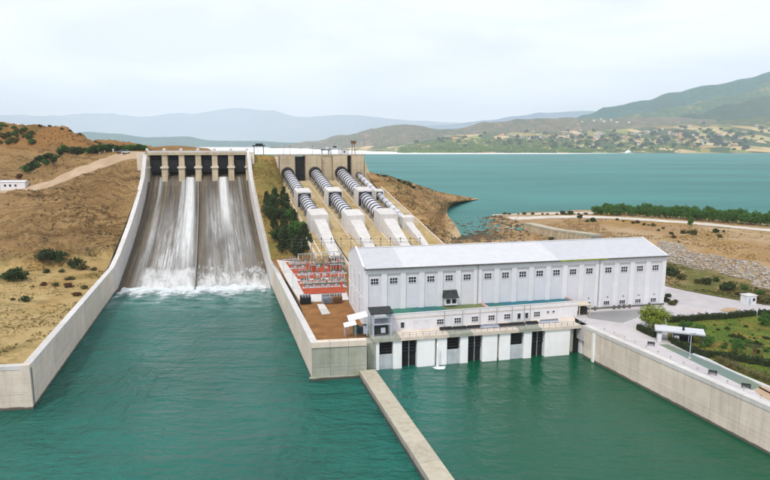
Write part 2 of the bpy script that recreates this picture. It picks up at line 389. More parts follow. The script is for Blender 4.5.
def lake_fn(t):
    p = t.pos()
    c = t.mix(t.ramp(t.noise(t.map(p, (0.35, 1, 1)), 0.006, 7, 0.65), (0.40, 0.0), (0.60, 1.0)), srgb(44, 112, 104, .95), srgb(60, 130, 122, .95))
    h = t.noise(t.map(p, (0.5, 1.0, 1)), 0.25, 6, 0.65, 0.3)
    return {'Base Color': c, 'Normal': t.bump(h, 1.2)}
mat('lake_water', lake_fn, 0.5, 0.16)

def chute_fn(t):
    u, v, _ = t.xyz(t.uv()); uv = t.uv(); p = t.pos()
    s1 = t.noise(t.map(uv, (46, 2.2, 1)), 1.0, 6, 0.65, 0.2); s2 = t.noise(t.map(uv, (14, 3.0, 1)), 1.0, 6, 0.7)
    c = t.mix(t.ramp(s1, (0.32, 0.0), (0.68, 1.0)), srgb(54, 43, 28, .7), srgb(136, 118, 88, .75))
    c = t.mix(t.ramp(s2, (0.45, 0.0), (0.68, 0.75)), c, srgb(38, 33, 25, .7))
    ring = t.math('FRACT', t.mul(v, 13.0)); c = t.mix(t.mul(t.math('LESS_THAN', ring, 0.05), 0.4), c, srgb(60, 54, 46, .7))
    return {'Base Color': c, 'Normal': t.bump(s1, 0.2)}
mat('wet_concrete', chute_fn, 0.35, 0.5)
def flow_fn(t):
    uv = t.uv(); u, v, _ = t.xyz(uv)
    def stream(c, w0, w1, gain, fade0, fade1):
        wd = t.add(w0, t.mul(v, w1)); d = t.math('ABSOLUTE', t.math('DIVIDE', t.sub(u, c), wd))
        return t.mul(t.mul(t.step(d, 1.0, 0.15), gain), t.step(v, fade1, fade0))
    fine = t.noise(t.map(uv, (70, 3.2, 1)), 1.0, 8, 0.72, 0.35); clot = t.noise(t.map(uv, (13, 6.5, 1)), 1.0, 7, 0.72, 0.5); big = t.noise(t.map(uv, (7, 2.2, 1)), 1.0, 5, 0.65, 0.3)
    core = t.math('MAXIMUM', stream(0.415, 0.062, 0.06, 1.25, 0.3, 1.3), stream(0.745, 0.066, 0.04, 1.25, 0.12, 0.7))
    s = stream(0.420, 0.05, 0.1, 0.9, 0.45, 1.1)
    s = t.math('MAXIMUM', s, stream(0.35, 0.03, 0.12, 0.8, 1.6, 2.0))
    s = t.math('MAXIMUM', s, stream(0.745, 0.062, 0.03, 1.3, 0.10, 0.50))
    s = t.math('MAXIMUM', s, stream(0.13, 0.025, 0.05, 0.55, 0.5, 1.5))
    s = t.math('MAXIMUM', s, stream(0.91, 0.02, 0.05, 0.45, 0.5, 1.2))
    veil_l = t.mul(t.mul(t.step(u, 0.10, 0.26), t.step(u, 0.50, 0.46)), t.mul(t.step(v, 0.06, 0.5), 1.0))
    veil_r = t.mul(t.mul(t.step(u, 0.52, 0.64), t.step(u, 0.95, 0.82)), t.mul(t.step(v, 0.0, 0.2), 0.72))
    veil = t.mul(t.math('MAXIMUM', veil_l, veil_r), t.ramp(big, (0.33, 0.25), (0.6, 1.0)))
    s = t.math('MAXIMUM', s, veil)
    s = t.mul(s, t.add(t.ramp(fine, (0.36, 0.16), (0.62, 1.0)), t.mul(t.sub(clot, 0.5), 0.7)))
    s = t.math('MAXIMUM', s, t.mul(core, t.ramp(fine, (0.3, 0.45), (0.58, 1.0))))
    edge = t.add(v, t.mul(t.sub(clot, 0.5), 0.10))
    lf = t.mul(t.step(edge, 0.74, 0.82), t.step(u, 0.09, 0.17)); lf = t.mul(lf, t.step(u, 0.515, 0.49))
    lf = t.mul(lf, t.add(0.85, t.mul(t.step(v, 0.8, 0.98), 0.13)))
    curl = t.noise(t.map(uv, (26, 11, 1)), 1.0, 6, 0.7, 1.6)
    rf = t.mul(t.step(t.add(edge, t.mul(t.sub(curl, 0.5), 0.55)), 0.74, 0.92), t.step(u, 0.49, 0.53))
    foam = t.math('MAXIMUM', lf, t.mul(rf, 0.88))
    foam = t.mul(foam, t.ramp(clot, (0.28, 0.45), (0.55, 1.0)))
    a = t.math('MAXIMUM', s, foam, clamp=True)
    return {'Base Color': t.mix(clot, srgb(216, 216, 210, .92), srgb(248, 248, 246, .92)), 'Alpha': a, 'Normal': t.bump(t.add(fine, clot), 0.7)}
mat('white_water', flow_fn, 0.6, 0.2)
def foam_fn(t):
    p = t.pos(); n = t.noise(p, 0.35, 7, 0.7, 0.3); u, v, _ = t.xyz(t.uv())
    a = t.mul(t.step(t.sub(t.add(n, 0.55), t.mul(v, 0.95)), 0.36, 0.86), 0.85)
    return {'Base Color': t.mix(n, srgb(214, 226, 224), srgb(250, 252, 252)), 'Alpha': a, 'Normal': t.bump(n, 0.6)}
mat('foam', foam_fn, 0.7, 0.2)
mat('jet_water', lambda t: {'Base Color': t.mix(t.noise(t.pos(), 2.0, 5), srgb(225, 232, 230), srgb(250, 250, 250))}, 0.5, 0.3)

# foliage
def leaf(name, a, b, c, sc=0.6):
    def fn(t):
        p = t.pos(); q = t.mix(t.ramp(t.noise(p, sc, 4, 0.7), (0.36, 0.0), (0.64, 1.0)), a, b)
        q = t.mix(t.mul(t.rand(), 0.6), q, c)
        return {'Base Color': q}
    return mat(name, fn, 0.75, 0.2)
leaf('leaf_dark', srgb(40, 58, 32, .95), srgb(72, 92, 46, .95), srgb(66, 68, 40, .95))
leaf('leaf_hedge', srgb(34, 44, 24, .95), srgb(58, 70, 36, .95), srgb(46, 54, 30, .95), 1.2)
leaf('dry_grass', srgb(150, 126, 70, .85), srgb(112, 104, 52, .85), srgb(126, 100, 58, .85), 0.15)
leaf('scrub_dark', srgb(112, 98, 60, .85), srgb(84, 80, 46, .85), srgb(98, 84, 52, .85), 0.15)
leaf('leaf_mid', srgb(58, 98, 46, .95), srgb(90, 128, 56, .95), srgb(72, 104, 48, .95))
leaf('leaf_wood', srgb(70, 106, 34, 1), srgb(136, 150, 54, 1), srgb(100, 126, 42, 1), 0.012)
leaf('leaf_bright', srgb(96, 118, 40, .95), srgb(148, 156, 58, .95), srgb(120, 130, 48, .95))
leaf('leaf_olive', srgb(78, 82, 46, .95), srgb(110, 104, 58, .95), srgb(92, 80, 50, .95))
leaf('leaf_rust', srgb(110, 70, 46, .95), srgb(90, 64, 40, .95), srgb(100, 84, 50, .95))
two('bark', srgb(92, 74, 56, .8), srgb(70, 56, 44, .8), 1.5)

# far land
def hill_fn(a, b, c, sc, dots=None, fields=False):
    def fn(t):
        p = t.pos(); q = t.mix(t.ramp(t.noise(p, sc, 7, 0.65), (0.36, 0.0), (0.64, 1.0)), a, b)
        q = t.mix(t.ramp(t.noise(p, sc * 3.3, 6, 0.7), (0.52, 0.0), (0.66, 0.8)), q, c)
        if dots: q = t.mix(t.ramp(t.noise(p, sc * 14, 3, 0.6), (0.5, 0.0), (0.6, 0.75)), q, dots)
        if fields:
            v = t.voro(t.map(p, (1, 0.45, 0.2), 0.3), 0.011); r, g, bb = t.xyz(v)
            q = t.mix(t.mul(t.math('GREATER_THAN', r, 0.46), t.step(t.xyz(p)[2], 250.0, 170.0)), q, t.ramp(g, (0.0, srgb(206, 164, 108, .85)), (0.4, srgb(216, 186, 138, .85)), (0.62, srgb(142, 152, 66, .75)), (1.0, srgb(204, 144, 100, .82))))
        return {'Base Color': q}
    return fn
mat('village_land', hill_fn(srgb(70, 98, 50, .62), srgb(104, 116, 62, .65), srgb(166, 142, 96, .72), 0.006, srgb(42, 70, 38, .55), fields=True), 0.95, 0.1)
mat('hill_scrub', hill_fn(srgb(142, 122, 96, .72), srgb(106, 112, 80, .66), srgb(184, 148, 118, .75), 0.0035, srgb(60, 74, 50, .6)), 0.95, 0.1)
mat('hill_green', hill_fn(srgb(66, 108, 72, .65), srgb(92, 124, 76, .65), srgb(176, 158, 112, .72), 0.0022, srgb(34, 70, 48, .5)), 0.95, 0.1)
mat('hill_dark', hill_fn(srgb(46, 84, 60, .55), srgb(64, 98, 64, .55), srgb(110, 122, 84, .6), 0.004, srgb(26, 56, 40, .5)), 0.95, 0.1)
mat('mountain_green', hill_fn(srgb(30, 102, 96, .62), srgb(46, 114, 98, .62), srgb(80, 130, 98, .62), 0.0012, srgb(44, 70, 52, .5)), 0.95, 0.1)
mat('mountain_far', hill_fn(srgb(132, 152, 172, .8), srgb(146, 160, 172, .8), srgb(160, 166, 168, .8), 0.0008), 0.95, 0.1)  # pale blue of distance haze put into the rock colour
two('house_white', srgb(232, 226, 216, .88), srgb(220, 212, 200, .88), 0.01)
two('house_pink', srgb(220, 190, 170, .85), srgb(206, 176, 156, .85), 0.01)
two('tile_red', srgb(186, 104, 74, .8), srgb(166, 92, 66, .8), 0.02)
two('tile_brown', srgb(176, 138, 112, .8), srgb(160, 122, 98, .8), 0.02)

# ------------------------------------------------------------------ setting: water and terrain
LAKE_Z = 14.0
b = MB(); b.quad((-30000, -4000, -9), (30000, -4000, -9), (30000, 30000, -9), (-30000, 30000, -9)); kind(b.build('ground', 'base_earth'), 'structure')
b = MB(); b.quad((-420, -80, 0), (420, -80, 0), (420, 262, 0), (-420, 262, 0)); kind(b.build('river_water', 'river_water'), 'structure')

def rel_left(p, u, v):
    a = min(1.0, u / 0.5) * min(1.0, (v / 1.0))
    k = 0.25 if v < 2.6 else (1.9 if v < 5.6 else (0.25 if v < 7.6 else 1.6))
    q = Vector((p.x * 0.06, p.y * 0.06, 0.3))
    return a * k * (fbm(q, 6) * 1.2 + 0.45 * fbm(q * 4.0, 4) - 0.9 * abs(fbm(Vector((p.x * .11, p.y * .03, 5)), 4)) + 0.75 * math.sin((p.z + 2.2 * fbm(q * .8, 3)) * 1.5)) * (0.35 if v < 2.6 else 1.0)
left_bank = Patch([
    [(28, 364, 9.1), (0, 364, 9.1), (-60, 366, 9.2), (-140, 370, 9.2), (-300, 380, 9.2)],
    [(69, 315, 9.1), (40, 318, 9.4), (0, 322, 9.6), (-80, 328, 10), (-260, 335, 12)],
    [(106, 270, 9.2), (80, 272, 9.6), (40, 276, 10.2), (-40, 280, 12), (-220, 285, 16)],
    [(114, 252, 237), (90, 253, 230), (50, 262, 216), (0, 265, 208), (-160, 265, 205)],
    [(127, 220, 250), (100, 216, 256), (60, 225, 244), (10, 230, 236), (-130, 230, 245)],
    [(141, 181, 275), (110, 180, 279), (75, 190, 273), (30, 202, 270), (-110, 202, 280)],
    [(145, 159, 292), (125, 162, 291), (80, 176, 291), (25, 192, 290), (-100, 193, 300)],
    [(146, 152.6, 299), (122, 153, 300), (80, 167, 301), (20, 187, 303), (-100, 187, 310)],
    [(149, 150.6, 306), (112, 150, 312), (72, 156, 313), (30, 172, 316), (-90, 173, 326)],
    [(152, 149.4, 322), (105, 146, 330), (65, 140, 336), (25, 145, 341), (-90, 145, 352)],
    [(152, 148.6, 345), (95, 142, 360), (62, 128.5, 366), (30, 125, 371), (-90, 122, 392)],
    [(152, 151, 430), (95, 150, 450), (60, 150, 455), (20, 150, 462), (-90, 150, 485)],
    [(152, 190, 600), (95, 190, 620), (60, 190, 630), (20, 190, 640), (-90, 190, 660)]], rel_left)
left_bank.build('left_bank', 'left_soil', 170, 250)
# dirt road climbing to the crest, laid just above the bank
b = left_bank.grid(90, 8, 0.0, 3.6, 6.08, 7.0, 0.08); kind(b.build('dirt_road', 'road_dirt', smooth=True), 'structure')

crest_fill = Patch([[(150, 153.2, 302), (180, 153.0, 306), (215, 153.4, 310)], [(150, 150.5, 320), (180, 148.7, 326), (212, 150.6, 330)],
                    [(150, 150.0, 345), (180, 149.2, 350), (205, 151.5, 350)], [(150, 180, 450), (180, 180, 450), (205, 180, 450)]],
                   lambda p, u, v: 0.35 * fbm((p.x * .1, p.y * .1, 2), 4))
crest_fill.build('crest_bank', 'left_soil', 30, 24)

embankment = Patch([
    [(251, 155.2, 301), (265, 155.0, 304), (279, 156.2, 307.5)],
    [(253, 175, 286), (268, 176, 291), (281, 177, 303.5)],
    [(259, 205, 260), (276, 205, 264), (291, 206, 268)],
    [(266, 235, 241), (290, 238, 238), (311, 240, 229.5)],
    [(271, 259, 227), (305, 257, 225), (336, 257, 213)]], lambda p, u, v: 0.3 * min(1, v) * min(1, 4 - v) * fbm((p.x * .12, p.y * .12, 4), 5))
embankment.build('embankment', 'embankment_soil', 60, 110)

terrace = Patch([
    [(270.5, 258.5, 228), (305, 256.5, 226), (338, 256.5, 214), (356, 258, 216)],
    [(287, 282, 199), (310, 281, 199), (340, 281, 199), (360, 281, 199)],
    [(300, 306, 171), (315, 306, 171), (345, 306, 171), (372, 306, 171)],
    [(313.5, 340.5, 139.6), (330, 339.5, 140.6), (352, 338, 142.2), (372, 336.5, 144.2)]])
terrace.build('switchyard_terrace', 'brown_gravel', 40, 60)

def rel_bank(p, u, v):
    k = 1.0 if v > 0.6 else v / 0.6
    wet = 1.0 if (u < 2.2 and 2.0 < v < 5.6) else 0.0
    return k * (0.28 * fbm((p.x * .05, p.y * .05, 7), 5) + 0.10 * fbm((p.x * .3, p.y * .3, 3), 4)) + wet * 0.45 * fbm((p.x * .22, p.y * .16, 9), 5)
right_bank = Patch([
    [(430, 275, 9), (480, 272, 9), (540, 268, 9), (610, 265, 9), (668, 286, 8.2), (770, 305, 8.2), (890, 322, 8.2), (1050, 340, 8.2)],
    [(425, 258, 11), (478, 256, 11), (538, 254, 11), (612, 252, 11), (672, 264, 10), (770, 291, 9.3), (890, 308, 9.3), (1050, 324, 9.3)],
    [(422, 247, 14.7), (475, 245.5, 14.7), (535, 243.5, 14.8), (612, 240, 14.6), (676, 245, 14.5), (770, 267, 13.3), (890, 285, 13), (1050, 301, 13)],
    [(424, 237, 13.9), (478, 234, 14.0), (535, 231, 14.3), (600, 230, 15.5), (680, 236, 15.5), (770, 250, 15.5), (890, 264, 15), (1050, 280, 15)],
    [(430, 226, 13.6), (482, 224, 13.9), (524, 222, 14.4), (590, 220, 16), (680, 225.5, 16), (770, 234, 16), (890, 246, 16), (1050, 262, 16)],
    [(434, 216, 13.3), (486, 216, 13.7), (503, 215.5, 14.6), (593, 214.5, 15.8), (680, 219, 15.5), (770, 226.5, 15.5), (890, 236, 15.5), (1050, 250, 15.5)],
    [(438, 206, 12), (492, 212, 12.8), (500, 213, 13.4), (597, 209, 13.6), (680, 209.5, 13.6), (770, 213, 13.6), (890, 217, 13.6), (1050, 222, 13.6)],
    [(440, 200, 8), (492, 205, 8), (504, 206, 8), (600, 202, 8), (680, 202, 8), (770, 205, 8), (890, 209, 8), (1050, 214, 8)]], rel_bank)
right_bank.build('right_bank', 'bank_soil', 200, 150)
b = right_bank.grid(90, 3, 1.95, 7, 4.30, 4.72, 0.10); kind(b.build('shore_road', 'road_pale', smooth=True), 'structure')
b = right_bank.grid(24, 3, 1.15, 3.0, 5.02, 5.45, 0.12); kind(b.build('lakeside_path', 'road_pale', smooth=True), 'structure')

bluff = Patch([
    [(352, 185, 420), (385, 190, 430), (400, 197, 440), (425, 200, 460), (448, 200, 500), (486, 199, 520)],
    [(364, 173.5, 341), (385, 177.5, 355), (400, 182, 370), (420, 187.3, 392), (440, 192.5, 430), (481, 199.2, 466)],
    [(366, 172, 319), (385, 176.5, 330), (400, 181, 345), (420, 187.0, 365), (440, 193, 400), (476, 199.5, 448)],
    [(378, 189, 300), (395, 190, 308), (410, 194, 318), (425, 199, 332), (440, 200, 355), (464, 201.5, 420)],
    [(396, 205, 280), (410, 208, 281), (422, 211, 285), (432, 211, 294), (441, 206, 335), (452, 204.5, 396)],
    [(414, 226, 254), (422, 228, 255), (428, 229, 259), (434, 228, 268), (439, 221, 298), (447, 213, 355)],
    [(428, 246, 231), (434, 246, 231), (438, 245, 233), (442, 242, 240), (449, 236, 262), (456, 226, 295)],
    [(440, 262, 212), (444, 262, 214), (448, 260, 215), (452, 257, 220), (458, 252, 228), (466, 245, 245)]],
    lambda p, u, v: 0.55 * fbm((p.x * .07, p.y * .07, 11), 6) * (1.0 if v > 1 else 0.3) * min(1.0, (5 - u) / 1.5 + 0.15))
bluff.build('bluff', 'bluff_soil', 110, 120)

lk = [Vector(right_bank.at(u, 2.35)) for u in (0, 1, 2, 3, 4, 5, 6, 7)]
pts = [(p.x, p.y) for p in lk] + [(5200, 900), (6000, 3425), (-4200, 3425), (-4200, 700), (-60, 560), (6, 420), (14, 300)]
b = MB(); n = len(pts); b.v = [(x, y, LAKE_Z) for x, y in pts]; b.f = [tuple(range(n))]; b.m = [0]
kind(b.build('lake_water', 'lake_water'), 'structure')

# ------------------------------------------------------------------ far land
far_flat = Patch([[(60, 153.2, 3350), (250, 153.2, 3350), (380, 153.2, 3350), (480, 153.2, 3350), (600, 153.3, 3350)],
              [(60, 150, 4500), (250, 150, 4500), (380, 151.0, 4300), (480, 152.3, 3900), (600, 153.0, 3600)],
              [(60, 147.5, 6500), (250, 147.3, 6500), (380, 149.6, 5200), (480, 151.8, 4200), (600, 153.0, 3700)]])
far_flat.build('white_flat', 'shore_white', 60, 12)  # plain white flat rising behind the lake
b = MB(); BX = [170, 260, 360, 460, 560, 625]; BN = [3000, 2950, 2960, 3000, 3080, 3380]
for (x0, d0), (x1, d1) in zip(zip(BX, BN), list(zip(BX, BN))[1:]):
    f = lambda x, d: ((x - CX) / F * d, d, LAKE_Z + 0.25)
    b.quad(f(x0, d0), f(x1, d1), f(x1, 3520), f(x0, 3520))
kind(b.build('white_strip', 'shore_white'), 'structure')  # plain white strip along the far edge of the lake
def rel_far(a, sc): return lambda p, u, v: a * min(1.0, v) * fbm((p.x * sc, p.y * sc, 5), 6)
VPX = (300, 380, 450, 520, 590, 650, 710, 770, 900, 1100)
def vrow(ys, d): return [(x, y, d) for x, y in zip(VPX, ys)]
village_land = Patch([
    vrow((160, 155, 154, 153.6, 153.3, 153.2, 153.2, 153.2, 153.2, 153.2), 3420),
    vrow((158, 153, 151.0, 150.2, 150.2, 150.6, 150, 149, 148, 146), 3700),
    vrow((156, 151, 146, 145, 145.5, 144, 142, 140.5, 138, 134), 4150),
    vrow((154, 149, 139.5, 137.5, 137, 134, 130, 126, 120, 112), 4650),
    vrow((154, 147, 137, 133, 131, 127, 122, 117, 112, 104), 5100),
    vrow((170, 160, 150, 146, 142, 138, 132, 128, 122, 116), 5700),
    vrow((220, 220, 210, 190, 180, 170, 170, 170, 170, 170), 6600)], rel_far(13, 0.0028))
village_land.build('village_land', 'village_land', 150, 90)
def ridge(name, sil, d, m, amp, sc, nx=150, ny=26, front=0.78, back=1.22, seed=0):
    b = MB(); xs = [s[0] for s in sil]
    def py_at(px):
        for i in range(len(sil) - 1):
            if sil[i][0] <= px <= sil[i + 1][0]:
                f = (px - sil[i][0]) / (sil[i + 1][0] - sil[i][0]); f = f * f * (3 - 2 * f); return sil[i][1] * (1 - f) + sil[i + 1][1] * f
        return sil[-1][1]
    for j in range(ny + 1):
        t = j / ny
        for i in range(nx + 1):
            px = xs[0] + (xs[-1] - xs[0]) * i / nx; top = PD(px, py_at(px), d)
            if t < 0.7: q = t / 0.7; dep = d * (front + (1 - front) * q); hgt = q ** 1.25
            else: q = (t - 0.7) / 0.3; dep = d * (1 + (back - 1) * q); hgt = 1 - q ** 1.5
            x, y = (px - CX) / F * (dep * 0.35 + d * 0.65), dep
            nzv = fbm((x * sc, y * sc, seed), 7); ravine = abs(fbm((x * sc * 2.1, y * sc * 0.7, seed + 3), 5))
            z = (top.z - 10) * hgt + 10 + amp * (nzv - 1.5 * ravine) * (hgt * (1.03 - hgt) * 2.6 + 0.05)
            b.v.append((x, y, z))
    for j in range(ny):
        for i in range(nx):
            a = j * (nx + 1) + i; b.f.append((a, a + 1, a + nx + 2, a + nx + 1)); b.m.append(0)
    return kind(b.build(name, m, smooth=True), 'structure')
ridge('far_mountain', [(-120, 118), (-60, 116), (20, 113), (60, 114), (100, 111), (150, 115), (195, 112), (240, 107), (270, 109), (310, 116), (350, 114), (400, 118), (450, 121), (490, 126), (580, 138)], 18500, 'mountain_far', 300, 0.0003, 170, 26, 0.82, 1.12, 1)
ridge('blue_hill', [(-40, 138), (60, 135), (92, 131.5), (118, 133.5), (150, 137), (188, 136), (215, 140), (250, 141), (300, 142.5), (350, 140), (420, 147)], 7800, 'mountain_green', 50, 0.0012, 150, 20, 0.85, 1.15, 2)
ridge('scrub_hill', [(262, 149), (285, 145), (310, 140.5), (345, 133.5), (375, 127.5), (400, 125), (420, 126), (440, 128.5), (462, 126), (485, 121.5), (520, 118.5), (580, 117), (640, 117), (720, 118)], 5900, 'hill_scrub', 90, 0.0018, 160, 28, 0.80, 1.15, 3)
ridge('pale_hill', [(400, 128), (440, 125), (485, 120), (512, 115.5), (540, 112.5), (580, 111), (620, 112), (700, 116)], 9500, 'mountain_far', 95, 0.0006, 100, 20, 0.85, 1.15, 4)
ridge('green_mountain', [(560, 122), (585, 114), (602, 107), (640, 99), (668, 90), (705, 83.5), (740, 75.5), (770, 67), (860, 60), (1000, 62), (1200, 70)], 7400, 'mountain_green', 130, 0.001, 160, 28, 0.80, 1.2, 5)
ridge('green_shoulder', [(560, 124), (600, 119), (640, 111), (672, 104), (720, 94), (770, 82), (880, 76), (1050, 76)], 6600, 'hill_green', 130, 0.0012, 150, 28, 0.80, 1.15, 6)
ridge('dark_green_spur', [(620, 124), (660, 119), (690, 111), (722, 103), (770, 93.5), (880, 88), (1050, 88)], 6000, 'hill_dark', 90, 0.0016, 130, 26, 0.82, 1.15, 7)

# ------------------------------------------------------------------ concrete walls made of cast panels
def xy(p): return Vector((p.x, p.y))
def panel_wall(name, label, line, zb, thick, left=True, step=9.0, lifts=1, m='concrete', cap='concrete_pale', cap_h=0.9, cap_over=0.12, cat='retaining wall', group=None):
    """line: [(x, y, top z)]; the exposed face follows the line, the body lies to its left or right."""
    root = thing(name, label, cat, (line[0][0], line[0][1], zb), 0, group); o0 = Vector((line[0][0], line[0][1], zb))
    core = MB()
    for (x0, y0, t0), (x1, y1, t1) in zip(line, line[1:]):
        a, c = Vector((x0, y0)), Vector((x1, y1)); d = (c - a); L = d.length; d /= L; nrm = Vector((-d.y, d.x)) * (1 if left else -1)
        def hx(mb, s0, s1, n0, n1, z0a, z0b, z1a, z1b):
            P = []
            for (s, n, z) in ((s0, n0, z0a), (s1, n0, z0b), (s1, n1, z0b), (s0, n1, z0a), (s0, n0, z1a), (s1, n0, z1b), (s1, n1, z1b), (s0, n1, z1a)):
                q = a + d * s + nrm * n; P.append((q.x - o0.x, q.y - o0.y, z - o0.z))
            if not left: P = [P[i] for i in (3, 2, 1, 0, 7, 6, 5, 4)]
            mb.hexa(P)
        zt = lambda s: t0 + (t1 - t0) * s / L
        hx(core, 0, L, 0.10, thick - 0.05, zb, zb, t0 - cap_h - 0.02, t1 - cap_h - 0.02)
        k = max(1, round(L / step))
        for i in range(k):
            s0, s1 = L * i / k, L * (i + 1) / k; g = 0.03
            for j in range(lifts):
                f0, f1 = j / lifts, (j + 1) / lifts; zl = lambda s, f: zb + (zt(s) - cap_h - zb) * f
                mb = MB(); gz = 0.05 if j < lifts - 1 else 0.0
                hx(mb, s0 + g, s1 - g, random.uniform(-0.02, 0.02), thick, zl(s0, f0), zl(s1, f0), zl(s0, f1) - gz, zl(s1, f1) - gz)
                mb.build('panel', m, root)
            mb = MB(); hx(mb, s0 + 0.03, s1 - 0.03, -cap_over, thick + cap_over, zt(s0) - cap_h, zt(s1) - cap_h, zt(s0), zt(s1)); mb.build('coping', cap, root)
    core.build('core', 'concrete_grey', root)
    return root

# ------------------------------------------------------------------ spillway
BL, BR = PZ(115, 293, 0), PZ(272, 288.5, 0)
TL, TR = PD(148.5, 186, 284), PD(248, 186, 293.5)
PROF = [(-0.06, 40.3), (-0.02, 39.6), (0.0, 38.2), (0.035, 35.2), (0.1, 30.9), (0.3, 21.8), (0.55, 12.6), (0.8, 4.9), (0.93, 1.0), (1.06, -2.2)]
def prof(v):
    for (a, za), (c, zc) in zip(PROF, PROF[1:]):
        if v <= c: f = (v - a) / (c - a); return za + (zc - za) * f
    return PROF[-1][1]
def CH(u, v, dz=0.0):                    # a point of the chute: u across 0..1, v down 0..1
    l = xy(TL).lerp(xy(BL), v); r = xy(TR).lerp(xy(BR), v); p = l.lerp(r, u); return Vector((p.x, p.y, prof(v) + dz))
sp = thing('spillway', 'concrete spillway with six dark gates, tall piers and white water running down its chute', 'spillway', (TL.x, TL.y, 0)); so_ = Vector((TL.x, TL.y, 0))
def chute_mesh(u0, u1, nu, nv, dz, rough=0.0, seed=0, v0=-0.06, v1=1.06):
    b = MB(); b.uv = []
    for j in range(nv + 1):
        v = v0 + (v1 - v0) * j / nv
        for i in range(nu + 1):
            u = u0 + (u1 - u0) * i / nu; q = CH(u, v, dz)
            if rough: q.z += rough * (0.4 + max(v, 0)) * (fbm((u * 30, v * 9, seed), 5) + 0.3)
            b.v.append(tuple(q - so_)); b.uv.append((u, v))
    for j in range(nv):
        for i in range(nu):
            a = j * (nu + 1) + i; b.f.append((a, a + nu + 1, a + nu + 2, a + 1)); b.m.append(0)
    return b
for k in range(6):                       # floor cast in six lanes
    chute_mesh(k / 6 + 0.0012, (k + 1) / 6 - 0.0012, 4, 60, 0).build('chute_lane', 'wet_concrete', sp)
fl = chute_mesh(0.004, 0.4955, 60, 200, 0.30, 0.32, 1, -0.01); kind(fl.build('flowing_water', 'white_water', sp, smooth=True), 'stuff')
fl = chute_mesh(0.5045, 0.996, 60, 200, 0.30, 0.32, 2, -0.01); kind(fl.build('flowing_water', 'white_water', sp, smooth=True), 'stuff')
b = MB()                                  # wall down the middle of the chute
for j in range(24):
    v0, v1 = 0.02 + 0.98 * j / 24, 0.02 + 0.98 * (j + 1) / 24
    P = [CH(0.4965, v0, -1) - so_, CH(0.4965, v1, -1) - so_, CH(0.5035, v1, -1) - so_, CH(0.5035, v0, -1) - so_, CH(0.4965, v0, 1.5) - so_, CH(0.4965, v1, 1.5) - so_, CH(0.5035, v1, 1.5) - so_, CH(0.5035, v0, 1.5) - so_]
    b.hexa(P)
b.build('divide_wall', 'concrete_grey', sp)
# gate house frame: x along the crest, y downstream positive toward the camera is -y
SPA = math.atan2(TR.y - TL.y, TR.x - TL.x); SPL = (xy(TR) - xy(TL)).length
gf = thing('gate_block', 'row of six dark radial gates between beige piers under the crest bridge', 'gate block', (TL.x, TL.y, 0), SPA)
pitch_ = SPL / 6; pw = 2.7; DECK = 50.9
def pier_shape(b, xc, wd):
    b.extrude_x([(-1.2, 33.0), (9.0, 33.0), (9.0, 49.6), (3.2, 49.6), (1.6, 44.4), (0.0, 43.6), (-0.6, 38.0)], xc - wd / 2, xc + wd / 2)
for k in range(7):
    xc = k * pitch_; wd = pw if 0 < k < 6 else 1.6
    b = MB(); pier_shape(b, xc, wd); o = b.build('pier', 'concrete_warm', gf)
    b = MB(); b.box(xc - wd / 2 - 0.45, xc + wd / 2 + 0.45, -0.7, 2.8, 43.5, 44.3); b.build('bracket', 'concrete', gf)
    b = MB(); b.box(xc - wd / 2 + 0.1, xc + wd / 2 - 0.1, 1.7, 3.3, 44.3, 49.7); b.build('pier_head', 'concrete_warm', gf)
    b = MB(); b.lathe([(0.75, DECK + 0.95), (0.75, DECK + 1.5), (0.5, DECK + 1.9), (0.1, DECK + 2.05)], 10, xc, 2.2); b.build('pier_cap', 'concrete_pale', gf, smooth=False)
for k in range(6):
    x0, x1 = k * pitch_ + (pw if k else 1.6) / 2 + 0.05, (k + 1) * pitch_ - (pw if k < 5 else 1.6) / 2 - 0.05
    op = 1.4 if k in (2, 4) else 0.1
    g = MB(); pr = []
    for i in range(13):
        a = R(-28 + 56 * i / 12); pr.append((4.0 + 1.9 - 2.6 * math.cos(a) * 1.0, 44.4 + 8.2 * math.sin(a) * 1.28 * 0.62 + op))
    pr = [(y, z) for y, z in pr]; outer = [(y + 0.25, z) for y, z in reversed(pr)]
    g.extrude_x(pr + outer, x0, x1); go = g.build('radial_gate', 'dark_gate', gf, smooth=False)
    for i in range(2, 12, 2):
        r = MB(); y, z = pr[i]; r.box(x0, x1, y - 0.3, y - 0.003, z - 0.12, z + 0.12); r.build('gate_rib', 'black_steel', go)
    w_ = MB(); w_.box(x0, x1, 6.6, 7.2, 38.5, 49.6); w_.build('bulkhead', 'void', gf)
    for i, zz in enumerate((46.6, 48.2)):
        w_ = MB(); w_.box(x0, x1, 3.4, 4.0, zz, zz + 0.35); w_.build('cross_beam', 'dark_gate', gf)
for k in range(6):
    b = MB(); b.box(k * pitch_ + 0.02, (k + 1) * pitch_ - 0.02, 1.2, 9.2, 49.72, DECK); b.build('bridge_deck', 'concrete_warm', gf)
    b = MB(); b.box(k * pitch_ + 0.02, (k + 1) * pitch_ - 0.02, 1.15, 1.45, DECK, DECK + 0.9); b.build('parapet', 'concrete_pale', gf)
for xa, xb in ((-4.6, -0.85), (SPL + 0.85, SPL + 3.4)):
    b = MB(); b.hexa([(xa, 0.3, 40.5), (xb, 0.3, 36), (xb, 9, 36), (xa, 9, 40.5), (xa, 1.2, DECK + 0.1), (xb, 1.2, DECK + 0.1), (xb, 9, DECK + 0.1), (xa, 9, DECK + 0.1)]); b.build('abutment', 'concrete', gf)
